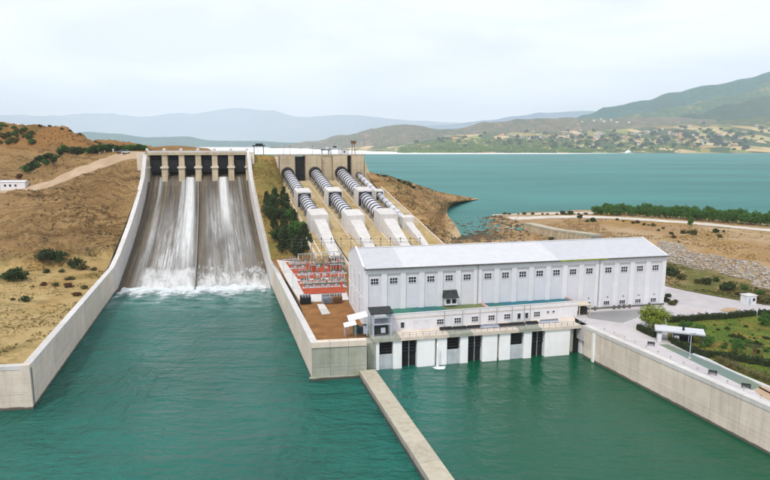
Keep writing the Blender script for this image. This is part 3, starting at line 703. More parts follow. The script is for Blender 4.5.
# side walls of the chute, then the river walls
def chute_line(u, side):
    out = []
    for v in (0.0, 0.12, 0.25, 0.4, 0.55, 0.7, 0.85, 1.0):
        q = CH(u, v); h = 9.4 if v > 0.1 else 9.4 + (0.1 - v) * 25
        out.append((q.x, q.y, max(q.z + h, 9.5)))
    return out
lw = chute_line(0.0, -1); rw = chute_line(1.0, 1)
LC = PZ(33, 409, 0); RC = PZ(312, 380, 0)
panel_wall('chute_wall', 'pale stepped wall rising along the spillway beside the brown hillside', [(x, y, z) for x, y, z in reversed(lw)], -2.0, 1.5, True, 7.5, 1, 'concrete_pale', 'concrete_pale', 0.7, cat='wall')
panel_wall('chute_wall', 'pale wall rising along the spillway beside the dark pine trees', rw, -2.0, 1.5, True, 7.5, 1, 'concrete_pale', 'concrete_pale', 0.7, cat='wall')
panel_wall('river_wall', 'long pale concrete river wall below the dry yellow bench', [(*(xy(LC) + (xy(BL) - xy(LC)).normalized() * 1.42), 9.5), (BL.x, BL.y, 9.6)], -2.0, 1.4, True, 8.5, 2, 'concrete', 'concrete_pale', 0.8)
cdv = (xy(BL) - xy(LC)).normalized(); cnv = Vector((-cdv.y, cdv.x)); cw = bpy.data.objects['river_wall']; b = MB(); cc_ = xy(LC) + cdv * .72 + cnv * .7 - xy(Vector(cw.location)); hq = [cc_ + cdv * i * .8 + cnv * j * .76 for i, j in ((-1, -1), (-1, 1), (1, 1), (1, -1))]
b.hexa([(q.x, q.y, 0) for q in hq] + [(q.x, q.y, 11.52) for q in hq]); o = b.build('corner_post', 'concrete', cw); bm = bmesh.new(); bm.from_mesh(o.data); bmesh.ops.recalc_face_normals(bm, faces=bm.faces); bm.to_mesh(o.data); bm.free()
LF = PZ(-260, 409 + 293 * 0.062, 0); lfd = (xy(LF) - xy(LC)).normalized()
panel_wall('river_wall', 'short end face of river wall turning the corner at the yellow bench', [(LF.x, LF.y, 9.5), (LC.x, LC.y, 9.5)], -2.0, 1.4, True, 8.0, 2, 'concrete', 'concrete_pale', 0.8)
panel_wall('river_wall', 'tapering concrete river wall between spillway pool and switchyard terrace', [(BR.x, BR.y, 9.5), (RC.x, RC.y, 9.1)], -2.0, 1.4, True, 9.0, 2, 'concrete', 'concrete_pale', 0.8)
RE = PZ(367, 376.2, 0)
panel_wall('terrace_wall', 'mossy concrete end wall under the brown terrace, facing the river', [(RC.x, RC.y, 9.1), (RE.x, RE.y, 9.0)], -2.0, 1.4, True, 4.6, 2, 'concrete_mossy', 'concrete', 1.3, 0.25)
# footing ledge of the terrace wall at the water
d = (xy(RE) - xy(RC)).normalized(); nn = Vector((d.y, -d.x)); b = MB(); a0 = xy(RC) - d * 0.6; a1 = xy(RE)
b.hexa([(*(a0 + nn * 0.7), -1), (*(a1 + nn * 0.7), -1), (*(a1 - nn * 0.3), -1), (*(a0 - nn * 0.3), -1), (*(a0 + nn * 0.6), 0.7), (*(a1 + nn * 0.6), 0.7), (*(a1 - nn * 0.3), 0.7), (*(a0 - nn * 0.3), 0.7)])
tag(b.build('wall_footing', 'concrete_mossy'), 'stained footing ledge at the waterline of the mossy terrace wall', 'footing')
GA, GB = PZ(583, 356.5, 0), PZ(770, 455, 0); gd = (xy(GB) - xy(GA)).normalized(); GC = xy(GB) + gd * 60
panel_wall('river_wall', 'long pale concrete river wall beside the yard and park', [(GA.x, GA.y, 8.35), (GB.x, GB.y, 8.7), (GC.x, GC.y, 8.9)], -2.0, 1.4, True, 7.0, 2, 'concrete', 'concrete_pale', 0.9)
b = MB(); p = PZ(592.5, 361, 0); q = xy(p); b.box(q.x - 0.35, q.x + 0.35, q.y - 0.9, q.y + 0.5, -1.0, 7.4); tag(b.build('wall_buttress', 'white_pier'), 'slim white upright strip on the pale river wall near the sluices', 'buttress')
# foam boiling at the foot of the chute
b = MB(); b.uv = []; nu, nv = 90, 30
for j in range(nv + 1):
    for i in range(nu + 1):
        u, v = 0.03 + 0.95 * i / nu, j / nv; c = CH(u, 0.90); r_ = (0.55 + 0.6 * (fbm((u * 9, 0.3, 5), 4) + 0.3)) * 30 + 4
        dirv = (xy(BL) - xy(TL)).normalized(); q = xy(c) + dirv * (v * r_)
        hgt = 0.15 + (1 - v) ** 1.5 * (0.8 + 0.8 * fbm((q.x * .3, q.y * .3, 2), 5)) + 0.2 * fbm((q.x * .8, q.y * .8, 2), 4)
        b.v.append((q.x, q.y, max(0.06, hgt))); b.uv.append((u, v))
for j in range(nv):
    for i in range(nu):
        a = j * (nu + 1) + i; b.f.append((a, a + nu + 1, a + nu + 2, a + 1)); b.m.append(0)
kind(b.build('foam', 'foam', smooth=True), 'stuff')

# river divider running out from the terrace
da, db = PZ(369, 372.5, 1.5), PZ(441, 478, 1.5); dd = (xy(db) - xy(da)).normalized(); dn = Vector((-dd.y, dd.x)); dl = (xy(db) - xy(da)).length + 40
dv = thing('divider_wall', 'low beige concrete divider wall running out into the river from the terrace', 'wall', (da.x, da.y, 0), math.atan2(dd.y, dd.x))
k = 12
for i in range(k):
    s0, s1 = dl * i / k - 1.5, dl * (i + 1) / k - 1.5
    b = MB(); b.hexa([(s0 + .04, -2.6, -2), (s1 - .04, -2.6, -2), (s1 - .04, 2.3, -2), (s0 + .04, 2.3, -2), (s0 + .04, -1.9, 1.3), (s1 - .04, -1.9, 1.3), (s1 - .04, 1.75, 1.3), (s0 + .04, 1.75, 1.3)]); b.build('panel', 'concrete_grey', dv)
    b = MB(); b.box(s0 + .03, s1 - .03, -2.0, 1.85, 1.3, 1.65); b.build('coping_slab', 'concrete_sand', dv, bevel=0.05)

# ------------------------------------------------------------------ intake block at the head of the penstocks
IA, IB = PD(279.5, 180, 306), PD(364.5, 180, 318); IL = (xy(IB) - xy(IA)).length; IAN = math.atan2(IB.y - IA.y, IB.x - IA.x)
ik = thing('intake_block', 'beige concrete intake block with dark gate slots above the penstocks', 'intake', (IA.x, IA.y, 0), IAN); iu = lambda px: IL * (px - 279.5) / 85.0
IT = 49.0
for x0, x1, ty in ((280, 295, 0), (305.3, 321, 0), (321.4, 332, 1), (332.4, 347, 0), (351.5, 364, 0)):
    a, c = iu(x0), iu(x1); y0 = 0.0 if not ty else 1.6
    n = 5; zs = [30 + (IT - 30) * i / n for i in range(n + 1)]
    for i in range(n):
        b = MB(); b.box(a + 0.03, c - 0.03, y0 + random.uniform(0, 0.05), 11, zs[i] + 0.03, zs[i + 1]); b.build('block_lift', 'concrete_warm', ik)
for x0, x1 in ((295, 305.3), (347, 351.5)):
    b = MB(); b.box(iu(x0), iu(x1), 3.4, 4.0, 30, IT - 0.4); g = b.build('slot_gate', 'dark_gate', ik)
    for zz in range(33, 48, 3):
        b = MB(); b.box(iu(x0), iu(x1), 3.1, 3.398, zz, zz + 0.3); b.build('gate_rib', 'black_steel', g)
b = MB(); b.box(-1.0, IL + 1.2, 1.9, 11.5, IT + 0.005, IT + 0.6); b.build('deck', 'concrete_warm', ik)
b = MB(); b.box(-1.0, IL + 1.2, 1.0, 1.25, IT + 0.45, IT + 0.6)
for i in range(24): b.box(IL * i / 23.5 - 0.05, IL * i / 23.5 + 0.05, 1.05, 1.2, IT - 0.1, IT + 1.1)
b.box(-1.0, IL + 1.2, 1.1, 1.16, IT + 1.05, IT + 1.12); b.build('railing', 'grey_steel', ik)
b = MB(); b.hexa([(IL + 0.05, 0.6, 28), (IL + 4.5, -3, 28), (IL + 4.5, 6, 28), (IL + 0.05, 10, 28), (IL + 0.05, 0.6, 47), (IL + 3.0, -2, 38), (IL + 3.0, 6, 40), (IL + 0.05, 10, 48)]); b.build('wing_wall', 'concrete_warm', ik)
b = MB(); b.hexa([(-2.4, -1, 28), (-0.05, 0.4, 28), (-0.05, 10, 28), (-2.4, 10, 28), (-2.4, 0.5, 48.6), (-0.05, 0.5, 48.9), (-0.05, 10, 48.9), (-2.4, 10, 48.6)]); b.build('wing_wall', 'concrete', ik)
def iw(px, y=6.0, z=IT + 0.6):
    x = iu(px); return (IA.x + math.cos(IAN) * x - math.sin(IAN) * y, IA.y + math.sin(IAN) * x + math.cos(IAN) * y, z)
t = thing('gate_hoist', 'grey steel hoist frame standing on the intake deck', 'hoist', iw(337), IAN)
for x in (-2.3, 2.3):
    for y in (-1.5, 1.5): MB().box(x - .12, x + .12, y - .12, y + .12, 0, 3.0).build('leg', 'grey_steel', t)
MB().box(-2.8, 2.8, -1.7, 1.7, 3.0, 3.5).build('beam', 'pale_steel', t); MB().box(-1.0, 0.6, -1.0, 1.0, 3.5, 4.3).build('winch', 'dark_gate', t)
t = thing('gate_hoist', 'low dark hoist with white cab on the intake deck', 'hoist', iw(327), IAN)
for x in (-1.8, 1.8): MB().box(x - .15, x + .15, -1.4, 1.4, 0, 2.2).build('leg', 'pale_steel', t)
MB().box(-2.2, 2.2, -1.5, 1.5, 2.2, 2.7).build('beam', 'dark_gate', t); MB().box(0.2, 1.6, -1.2, 1.2, 2.7, 3.8).build('cab', 'white_trim', t)
t = thing('control_hut', 'little white control hut on the intake deck', 'hut', iw(347, 5), IAN)
MB().box(-1.8, 1.8, -1.5, 1.5, 0, 2.5).build('wall', 'white_trim', t); MB().box(-2.0, 2.0, -1.7, 1.7, 2.5, 2.75).build('roof', 'grey_steel', t); MB().box(-1.2, -0.3, -1.53, -1.505, 0.9, 1.8).build('window', 'glass', t)
t = thing('lookout_tower', 'thin brown lookout mast with small cabin on the intake deck', 'tower', iw(355.5, 5), IAN)
for x in (-.9, .9):
    for y in (-.9, .9): MB().tube((x, y, 0), (x * .6, y * .6, 5.4), .1, .08, 6).build('leg', 'timber', t)
MB().box(-1.1, 1.1, -1.1, 1.1, 5.4, 6.8).build('cabin', 'timber', t); MB().box(-1.4, 1.4, -1.4, 1.4, 6.8, 7.0).build('roof', 'dark_awning', t)
for px in (285, 291, 313):
    t = thing('lamp_post', 'thin grey lamp post on the intake deck', 'lamp post', iw(px, 3), IAN, 'lamp posts on the intake deck')
    MB().tube((0, 0, 0), (0, 0, 4.2), .09, .06, 6).build('post', 'grey_steel', t); MB().box(-.15, .7, -.12, .12, 4.2, 4.35).build('lamp_head', 'dark_gate', t)
p = PD(259, 155.0, 305)
t = thing('crest_gantry', 'dark portal gantry standing alone on the green dam crest', 'gantry', p, IAN)
for x in (-2.3, 2.3):
    for y in (-.8, .8): MB().box(x - .16, x + .16, y - .16, y + .16, -0.3, 4.3).build('leg', 'grey_steel', t)
MB().box(-3.0, 3.0, -1.1, 1.1, 4.3, 4.9).build('beam', 'dark_gate', t); MB().box(-1.6, 2.0, -.9, .9, 4.9, 5.7).build('trolley', 'black_steel', t)
MB().tube((-1.2, 0, 4.3), (0, 0, 1.4), .06, .06, 6).build('cable', 'black_steel', t)

# ------------------------------------------------------------------ penstock slab and pipes
SO = PD(286.5, 180, 305); e = Vector((0.317, -0.948)); e.normalize(); nx_ = Vector((-e.y, e.x)); SZ, SK = 36.4, 0.2205
def SL(s, c, h=0.0):
    q = xy(SO) + e * s + nx_ * c; return Vector((q.x, q.y, SZ - SK * s + h))
def slab_hit(px, py):
    d = ray(px, py); o = Vector((0, 0, H)); a = Vector((e.x, e.y)); n3 = Vector((SK * e.x, SK * e.y, 1.0)); p0 = Vector((SO.x, SO.y, SZ))
    k = (p0 - o).dot(n3) / d.dot(n3); q = o + d * k; r = xy(q) - xy(SO); return r.dot(e), r.dot(nx_)
SROT = math.atan2(e.y, e.x); STILT = math.atan(SK)
ps = kind(bpy.data.objects.new('penstock_slope', None), 'structure'); COL.objects.link(ps)
cs = [-5.5, -3.2, 3.2, 10.8, 17.4, 25.2, 31.8, 37.0, 42.5, 45.5]
for c0, c1 in zip(cs, cs[1:]):
    smax = 97.0 if c1 < 4 else (112.0 if c1 < 11 else 135.0); ns = math.ceil(smax / 15)
    for i in range(ns):
        s0, s1 = smax * i / ns, smax * (i + 1) / ns; b = MB(); g = 0.06
        b.hexa([SL(s0 + g, c0 + g, -6), SL(s1 - g, c0 + g, -6), SL(s1 - g, c1 - g, -6), SL(s0 + g, c1 - g, -6), SL(s0 + g, c0 + g, 0), SL(s1 - g, c0 + g, 0), SL(s1 - g, c1 - g, 0), SL(s0 + g, c1 - g, 0)]); b.build('slab', 'slab_concrete', ps)
def kerb(c, w_=0.5, h=0.5, m='concrete_pale'):
    E_ = 97.0 if c < 3 else (112.0 if c < 10 else 132.0)
    b = MB(); b.hexa([SL(0, c, -1), SL(E_, c, -1), SL(E_, c + w_, -1), SL(0, c + w_, -1), SL(0, c, h), SL(E_, c, h), SL(E_, c + w_, h), SL(0, c + w_, h)]); b.build('kerb', m, ps)
for c in (-5.9, -3.9, 3.6, 10.6, 17.6, 24.9, 32.0, 45.6): kerb(c, 0.4, 0.4, 'concrete')
for c in (4.25, 18.25, 32.65): kerb(c, 0.45, 0.12, 'black_steel')
def penstock(label, c, r, marks, big=True, c_end=None):
    base = SL(0, c); t = thing('penstock', label, 'penstock', base, SROT, 'penstocks')
    rise = lambda s: -SK * s
    A = lambda s, y, h: (s, y, -SK * s + h)
    s1, s2 = marks; ax = r + 0.9; cd_ = 0 if c_end is None else (c_end - c) / 95.0
    def Y(s): return cd_ * s
    def sect(sa, sb):
        b = MB(); b.tube(A(sa, Y(sa), ax), A(sb, Y(sb), ax), r, r, 28); pipe = b.build('pipe', 'pipe_white', t, smooth=False)
        for f in pipe.data.polygons: f.use_smooth = len(f.vertices) == 4
        n = max(3, int((sb - sa) / (2.9 if big else 5.0)))
        for i in range(n):
            sm = sa + (sb - sa) * (i + 0.5) / n; b = MB(); b.tube(A(sm - (.34 if big else .2), Y(sm), ax + .36 * SK), A(sm + (.34 if big else .2), Y(sm), ax - .36 * SK), r * 1.07, r * 1.07, 28); b.build('ring', 'black_steel', pipe)
        n2 = max(2, int((sb - sa) / 6))
        for i in range(n2):
            sm = sa + (sb - sa) * (i + 0.5) / n2; b = MB(); z0 = -SK * sm
            b.hexa([(sm - .7, Y(sm) - r * 1.1, z0 - .3), (sm + .7, Y(sm) - r * 1.1, z0 - .3), (sm + .7, Y(sm) + r * 1.1, z0 - .3), (sm - .7, Y(sm) + r * 1.1, z0 - .3), (sm - .7, Y(sm) - r * 1.0, z0 + ax * .75), (sm + .7, Y(sm) - r * 1.0, z0 + ax * .75 - .2), (sm + .7, Y(sm) + r * 1.0, z0 + ax * .75 - .2), (sm - .7, Y(sm) + r * 1.0, z0 + ax * .75)]); b.build('saddle', 'concrete_grey', t)
    def block(sa, sb, wd, h, taper=0.9):
        b = MB(); za, zb_ = -SK * sa, -SK * sb; y = Y((sa + sb) / 2)
        b.hexa([(sa, y - wd, za - .5), (sb, y - wd, zb_ - .5), (sb, y + wd, zb_ - .5), (sa, y + wd, za - .5), (sa, y - wd * taper, za + h), (sb, y - wd * taper, zb_ + h + .25), (sb, y + wd * taper, zb_ + h + .25), (sa, y + wd * taper, za + h)])
        return b.build('anchor_block', 'concrete_pale', t, bevel=0.08)
    bl = 6.5 if big else 3.5; wd = r + 1.2
    sect(-1.0, s1); block(s1 - .5, s1 + bl, wd, 2 * r + 1.5)
    b = MB(); y = Y(s1 + bl); z0 = -SK * (s1 + bl); b.tube((s1 + bl - .4, y, z0 + ax + 0.05), (s1 + bl + .04, y, z0 + ax), r * 1.16, r * 1.16, 28); b.build('collar', 'black_steel', t)
    sb_ = s1 + bl; b = MB(); b.hexa([(sb_ - .1, y - r * 1.2, z0 - .3), (sb_ + .12, y - r * 1.2, z0 - .3), (sb_ + .12, y + r * 1.2, z0 - .3), (sb_ - .1, y + r * 1.2, z0 - .3), (sb_ - .1, y - r * 1.15, z0 + 2 * r + 1.15), (sb_ + .12, y - r * 1.15, z0 + 2 * r + 1.1), (sb_ + .12, y + r * 1.15, z0 + 2 * r + 1.1), (sb_ - .1, y + r * 1.15, z0 + 2 * r + 1.15)]); b.build('portal', 'black_steel', t)  # black plate in place of the shaded open recess in the block front
    sect(s1 + bl + 0.05, s2)
    block(s2 - .5, s2 + bl + (1.5 if big else 0), wd * 1.08, 2 * r + 1.7)
    sa, sb = s2 + bl + (1.5 if big else 0), s2 + bl + (27 if big else 20); b = MB(); ya, yb = Y(sa), Y(sb); za, zb_ = -SK * sa, -SK * sb
    b.hexa([(sa, ya - wd * .8, za - .5), (sb, yb - wd * .58, zb_ - .5), (sb, yb + wd * .58, zb_ - .5), (sa, ya + wd * .8, za - .5), (sa, ya - wd * .66, za + 2 * r + .2), (sb, yb - wd * .45, zb_ + .5), (sb, yb + wd * .45, zb_ + .5), (sa, ya + wd * .66, za + 2 * r + .2)]); b.build('outlet_cover', 'concrete_pale', t, bevel=0.06)
    b = MB(); b.tube(A(-3, 0, ax), A(0.2, 0, ax), r * 1.3, r * 1.3, 24); b.build('inlet_collar', 'black_steel', t)
    return t
for lab, px0, b1, b2, r in (('white penstock pipe with black rings next to the dark pine trees', (287, 178), (303.5, 207), (319, 229), 2.45),
                            ('white penstock pipe with black rings between two other ringed pipes', (315, 179), (334, 206), (355, 230), 2.55),
                            ('white penstock pipe with black rings next to the slim pipe', (341, 180), (363, 206), (390, 229), 2.65)):
    s_0, c0 = slab_hit(*px0); s_1, c1 = slab_hit(*b1); s_2, c2 = slab_hit(*b2); cc = (c0 + c1 + c2) / 3
    print('PENSTOCK', s_0, c0, s_1, c1, s_2, c2)
    penstock(lab, cc, r, (s_1 - 6.5, s_2 - 4.8))
s_0, c0 = slab_hit(359, 182); s_1, c1 = slab_hit(381, 200); s_2, c2 = slab_hit(410, 229)
print('PENSTOCK4', s_0, c0, s_1, c1, s_2, c2)
penstock('slim grey pipe beside the brown bluff, thinner than the ringed penstocks', (c0 + c1 + c2) / 3, 1.35, (s_1 - 3.5, s_2 - 4), False)

# ------------------------------------------------------------------ powerhouse
Z0 = 8.0
A_, B_ = PZ(363.5, 324, Z0), PZ(662.5, 304.6, Z0); PL = (xy(B_) - xy(A_)).length; PA = math.atan2(B_.y - A_.y, B_.x - A_.x); PWID = 23.5
EAVE, RIDGE = 14.7, 18.0
ph = thing('powerhouse', 'long white powerhouse with pilasters, one row of high windows and pale metal roof', 'powerhouse', (A_.x, A_.y, Z0), PA)
MB().box(0.35, PL - 0.02, 0.35, PWID, -1.5, EAVE - 0.02).build('wall', 'white_panel', ph)
for x0, x1 in ((0.0, 0.349), (PL - 0.019, PL + 0.33)):    # gable walls
    b = MB(); b.extrude_x([(0.0, -1.5), (PWID + .2, -1.5), (PWID + .2, EAVE + 0.3), (PWID / 2, RIDGE + 0.45), (0.0, EAVE + 0.3)], x0, x1); b.build('gable_wall', 'white_render', ph)
b = MB(); b.extrude_x([(-.15, EAVE + .32), (PWID / 2, RIDGE + .47), (PWID + .3, EAVE + .32), (PWID + .3, EAVE + .5), (PWID / 2, RIDGE + .68), (-.15, EAVE + .5)], -0.1, 0.45); b.build('gable_coping', 'white_trim', ph)
NB = 17; jt = 0.9; margin = 0.5; bp = (PL - 2 * margin - 2 * jt) / NB
def bay(k): return margin + bp * (k + 0.5) + (jt if k > 5 else 0) + (jt if k > 12 else 0)
edges = [0.35] + [(bay(k) + bay(k + 1)) / 2 for k in range(NB - 1)] + [PL - 0.02]
pier_w = 0.75
def pil(x0, x1): MB().box(x0, x1, 0.0, 0.348, -1.5, EAVE - 1.55).build('pilaster', 'white_render', ph)
pil(0.351, 1.3); pil(PL - 1.0, PL - 0.03)
for k in range(NB - 1):
    xm = edges[k + 1]; wide = k in (5, 12); h = pier_w + (0.45 if wide else 0)
    if wide: pil(xm - h, xm - 0.05); pil(xm + 0.05, xm + h)
    else: pil(xm - h, xm + h)
for x0, x1 in ((0.351, edges[6] - .03), (edges[6] + .03, edges[13] - .03), (edges[13] + .03, PL - 0.03)):
    MB().box(x0, x1, -0.02, 0.348, EAVE - 1.548, EAVE - 0.02).build('frieze', 'white_render', ph)
MB().box(bay(12) - 2.4, PL + .35, -.22, -.005, -.2, .42).build('plinth_or_shade', 'gutter', ph)  # dark strip standing in for the shadow line at the wall foot
# window with frame, two by three muntins
def win_mesh(wd, h, cols, rows, fr=0.09, dep=0.16):
    f = MB(); f.box(-wd/2 - fr, -wd/2, -.05, dep, -fr, h + fr); f.box(wd/2, wd/2 + fr, -.05, dep, -fr, h + fr); f.box(-wd/2, wd/2, -.05, dep, -fr, 0); f.box(-wd/2, wd/2, -.05, dep, h, h + fr)
    for i in range(1, cols): f.box(-wd/2 + wd*i/cols - .05, -wd/2 + wd*i/cols + .05, 0.0, .06, 0.002, h - .002)
    for i in range(1, rows): f.box(-wd/2 + .002, wd/2 - .002, 0.003, .057, h*i/rows - .05, h*i/rows + .05)
    g = MB(); g.box(-wd/2 + .003, wd/2 - .003, .07, .12, .003, h - .003)
    return f.mesh('window_frame', 'white_trim'), g.mesh('pane', 'glass')
def window(parent, x, y, z, meshes, ry=0):
    o = put('window', meshes[0], parent, (x, y, z), ry); put('pane', meshes[1], o); return o
W1 = win_mesh(1.95, 1.5, 3, 2); W2 = win_mesh(1.7, 1.1, 3, 1); W3 = win_mesh(1.0, 5.2, 1, 4); W4 = win_mesh(1.7, 1.3, 3, 2); W5 = win_mesh(0.9, 1.5, 1, 1); W6 = win_mesh(0.6, 0.5, 1, 1)
for k in range(NB):
    window(ph, bay(k), 0.24, 10.4, W1)
    s = MB(); s.box(bay(k) - bp/2 + pier_w + .12, bay(k) + bp/2 - pier_w - .12, 0.16, 0.347, EAVE - 1.9, EAVE - 1.552); s.build('lintel', 'concrete_pale', ph)
    if k >= 12: window(ph, bay(k), 0.24, 1.0, W2); MB().tube((bay(k) + .2, .1, 3.3), (bay(k) + .2, .349, 3.3), .16, .16, 8).build('vent_pipe', 'timber', ph)
for i, yy in enumerate((4.5, 11.6, 18.4)):
    window(ph, -0.16, yy, 7.3, W3, -math.pi/2); window(ph, -0.16, yy, 0.8, W3, -math.pi/2)
MB().box(-0.12, -0.003, 0.2, PWID - .2, 6.55, 6.9).build('string_course', 'white_trim', ph)
# roof sheets in three tones, ridge cap and gutters
def roof(x0, x1, m, front):
    y0, y1 = (-0.55, PWID / 2 - .02) if front else (PWID / 2 + .02, PWID + 0.6); z0, z1 = (EAVE - .12, RIDGE) if front else (RIDGE, EAVE - .12)
    b = MB(); b.hexa([(x0, y0, z0), (x1, y0, z0), (x1, y1, z1), (x0, y1, z1), (x0, y0, z0 + .2), (x1, y0, z0 + .2), (x1, y1, z1 + .2), (x0, y1, z1 + .2)])
    b.build('roof_sheet', m, ph)
paint('roof_sheet_dull', srgb(234, 235, 237, .64), srgb(228, 229, 231, .62), 0.02, 0.5, dirt=0.0)
for x0, x1, m in ((0.46, 10.5, 'roof_sheet_dull'), (10.52, 55.0, 'roof_sheet'), (55.02, PL + .7, 'roof_sheet_dull')):
    roof(x0, x1, m, True); roof(x0, x1, m, False)
MB().box(0.46, PL + .7, PWID/2 - .3, PWID/2 + .3, RIDGE + .19, RIDGE + .32).build('ridge_cap', 'roof_sheet', ph)
for x0, x1, m in ((0.2, 55, 'gutter'), (55.05, 70, 'gutter_moss'), (70.05, PL + .7, 'gutter')): MB().box(x0, x1, -0.85, -0.56, EAVE - .3, EAVE + 0.02).build('gutter', m, ph)
for k in (5, 12): MB().tube((edges[k + 1], -.12, -.4), (edges[k + 1], -.12, EAVE - .3), .09, .09, 8).build('downpipe', 'grey_steel', ph)
# balconied bay window above the terrace
bw = bay(4) + 0.2
kb = MB(); kb.box(bw - 1.7, bw + 1.7, -1.3, -0.003, 4.0, 6.3); kb = kb.build('bay_window', 'white_render', ph)
for xx in (bw - .8, bw + .8): MB().box(xx - .55, xx + .55, -1.36, -1.303, 4.5, 5.7).build('pane', 'glass', kb)
MB().hexa([(bw - 2.1, -2.1, 6.1), (bw + 2.1, -2.1, 6.1), (bw + 2.1, -0.03, 6.1), (bw - 2.1, -0.03, 6.1), (bw - 1.9, -1.6, 6.5), (bw + 1.9, -1.6, 6.5), (bw + 1.9, -0.03, 7.9), (bw - 1.9, -0.03, 7.9)]).build('canopy', 'dark_awning', kb)

# ------------------------------------------------------------------ sluice front (draft tube outlets)
SA, SB = PZ(375.5, 370.3, 0), PZ(583, 353.6, 0); SLN = (xy(SB) - xy(SA)).length; SAN = math.atan2(SB.y - SA.y, SB.x - SA.x)
sl = thing('outlet_front', 'row of white piers and dark gated outlets at the water below the powerhouse', 'sluice', (SA.x, SA.y, 0), SAN)
def su(px):                               # crossing of the sight column with the front line
    d = ray(px, 362); q = Vector((d.x, d.y)); a = xy(SA); dr = (xy(SB) - a).normalized(); den = q.x * dr.y - q.y * dr.x
    return (a.y * q.x - a.x * q.y) / -den
for x0, x1, ty in ((375.5, 379.5, 'p'), (379.5, 393, 'g'), (393, 402, 'p'), (402, 417, 'd'), (417, 435, 'p'), (435, 437, 's'), (437, 447, 'p'), (447, 460, 'g'), (460, 468, 'p'), (468, 482, 'd'), (482, 497, 'p'), (497, 499, 's'),
                   (499, 510, 'p'), (510, 523, 'g'), (523, 531, 'p'), (531, 544, 'd'), (544, 569, 'p'), (569, 573, 'm'), (573, 580.5, 'v'), (580.5, 584, 'p')):
    a, c = su(x0), su(x1)
    if ty == 'p': MB().box(a, c, random.uniform(-.05, .05), 6, -2, 7.15).build('pier', 'white_pier', sl, bevel=0.12)
    if ty in 'gd':
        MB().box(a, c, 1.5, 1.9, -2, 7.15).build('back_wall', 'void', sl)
        if ty == 'g':
            MB().box(a + .04, c - .04, 0.35, 0.75, -1.5, 3.7).build('gate_leaf', 'gate_paint', sl)
            for q in range(4): MB().box(a + .04, c - .04, .8, 1.1, 4.2 + .75 * q, 4.45 + .75 * q).build('stop_log', 'black_steel', sl)
        else:
            for q in range(4): MB().box(a + .04, c - .04, .9, 1.2, 3.9 + .8 * q, 4.2 + .8 * q).build('stop_log', 'black_steel', sl)
            MB().box((a + c)/2 - .1, (a + c)/2 + .1, 0.7, 0.898, -.5, 7.1).build('guide_rail', 'grey_steel', sl)
    if ty == 's': MB().box(a, c, .5, .9, -2, 7.15).build('slot_wall', 'concrete_grey', sl)
    if ty == 'm': MB().box(a, c, .6, 1.0, -2, 7.15).build('mossy_wall', 'concrete_mossy', sl)
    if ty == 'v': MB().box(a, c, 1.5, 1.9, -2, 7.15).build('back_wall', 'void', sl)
for i in range(9):
    a, c = SLN * i / 9 - (.8 if i == 0 else 0), SLN * (i + 1) / 9 + (.6 if i == 8 else 0)
    MB().box(a + .02, c - .02, -0.5, 14, 7.17, Z0).build('deck_slab', 'concrete' if i % 3 else 'concrete_mossy', sl)
MB().box(su(367.5), su(375.3), -0.3, 4, -2, 7.16).build('end_pier', 'concrete_mossy', sl)
rl = thing('deck_railing', 'thin steel railing along the outlet deck edge', 'railing', (SA.x, SA.y, Z0), SAN)
for i in range(34): MB().box(SLN * i / 33 - .04, SLN * i / 33 + .04, -.3, -.22, 0, 1.05).build('post', 'grey_steel', rl)
for z in (.55, 1.03): MB().box(0, SLN, -.29, -.23, z, z + .06).build('rail', 'grey_steel', rl)
p = PZ(437, 367, 0)
b = MB(); b.lathe([(0.5, -.2), (0.34, .8), (0.25, 2.5), (0.2, 5.2), (0.15, 6.4)], 10)
for i, (x, y, z) in enumerate(b.v): b.v[i] = (x + .12 * fbm((x * 2, y * 2, z * 1.5), 3), y - .5 + .12 * fbm((y * 2, 3, z * 1.7), 3), z)
tag(b.build('water_jet', 'jet_water', loc=(p.x, p.y - .1, 0), smooth=True), 'thin white jet of water falling from outlet deck into the river', 'water jet')
b = MB(); nr = 8; nt_ = 28
for j in range(nr + 1):
    for i in range(nt_):
        a = 2 * math.pi * i / nt_; r_ = (j / nr) * (1.0 + .7 * fbm((math.cos(a) * 2, math.sin(a) * 2, 1), 3)); b.v.append((r_ * math.cos(a) * 1.5, r_ * math.sin(a), .05 + .3 * (1 - j / nr) + .1 * fbm((r_ * 3 * math.cos(a), r_ * 3 * math.sin(a), 2), 3) * (1 - j / nr)))
for j in range(nr):
    for i in range(nt_):
        k = (i + 1) % nt_; b.f.append((j * nt_ + i, j * nt_ + k, (j + 1) * nt_ + k, (j + 1) * nt_ + i)); b.m.append(0)
kind(b.build('splash', 'jet_water', loc=(p.x + .6, p.y - .6, 0), smooth=True), 'stuff')

# ------------------------------------------------------------------ low annex between outlet deck and powerhouse
AX0 = PZ(390.5, 331.5, Z0); AXR = PZ(577, 316.5, Z0); AL = (xy(AXR) - xy(AX0)).length; AAN = math.atan2(AXR.y - AX0.y, AXR.x - AX0.x)
an = thing('annex', 'low white annex with small windows and green terrace roof below the powerhouse', 'annex', (AX0.x, AX0.y, Z0), AAN)
ad = 9.2
MB().box(0, AL, 0, ad, -.3, 3.15).build('wall', 'white_render', an)
MB().box(-.12, AL + .12, -.14, .02, 3.16, 3.34).build('string_course', 'concrete', an)
n = 8
for i in range(n): MB().box(AL * i / n + .02, AL * (i + 1) / n - .02, -.05, .35, 3.35, 4.3).build('parapet', 'white_render', an)
for i in range(n): MB().box(AL * i / n + .01, AL * (i + 1) / n - .01, -.14, .44, 4.3, 4.42).build('coping', 'concrete_pale', an)
au = lambda px, y=319: (lambda q: (xy(q) - xy(AX0)).dot(Vector((math.cos(AAN), math.sin(AAN)))))(PZ(px, y, Z0 + 1.6))
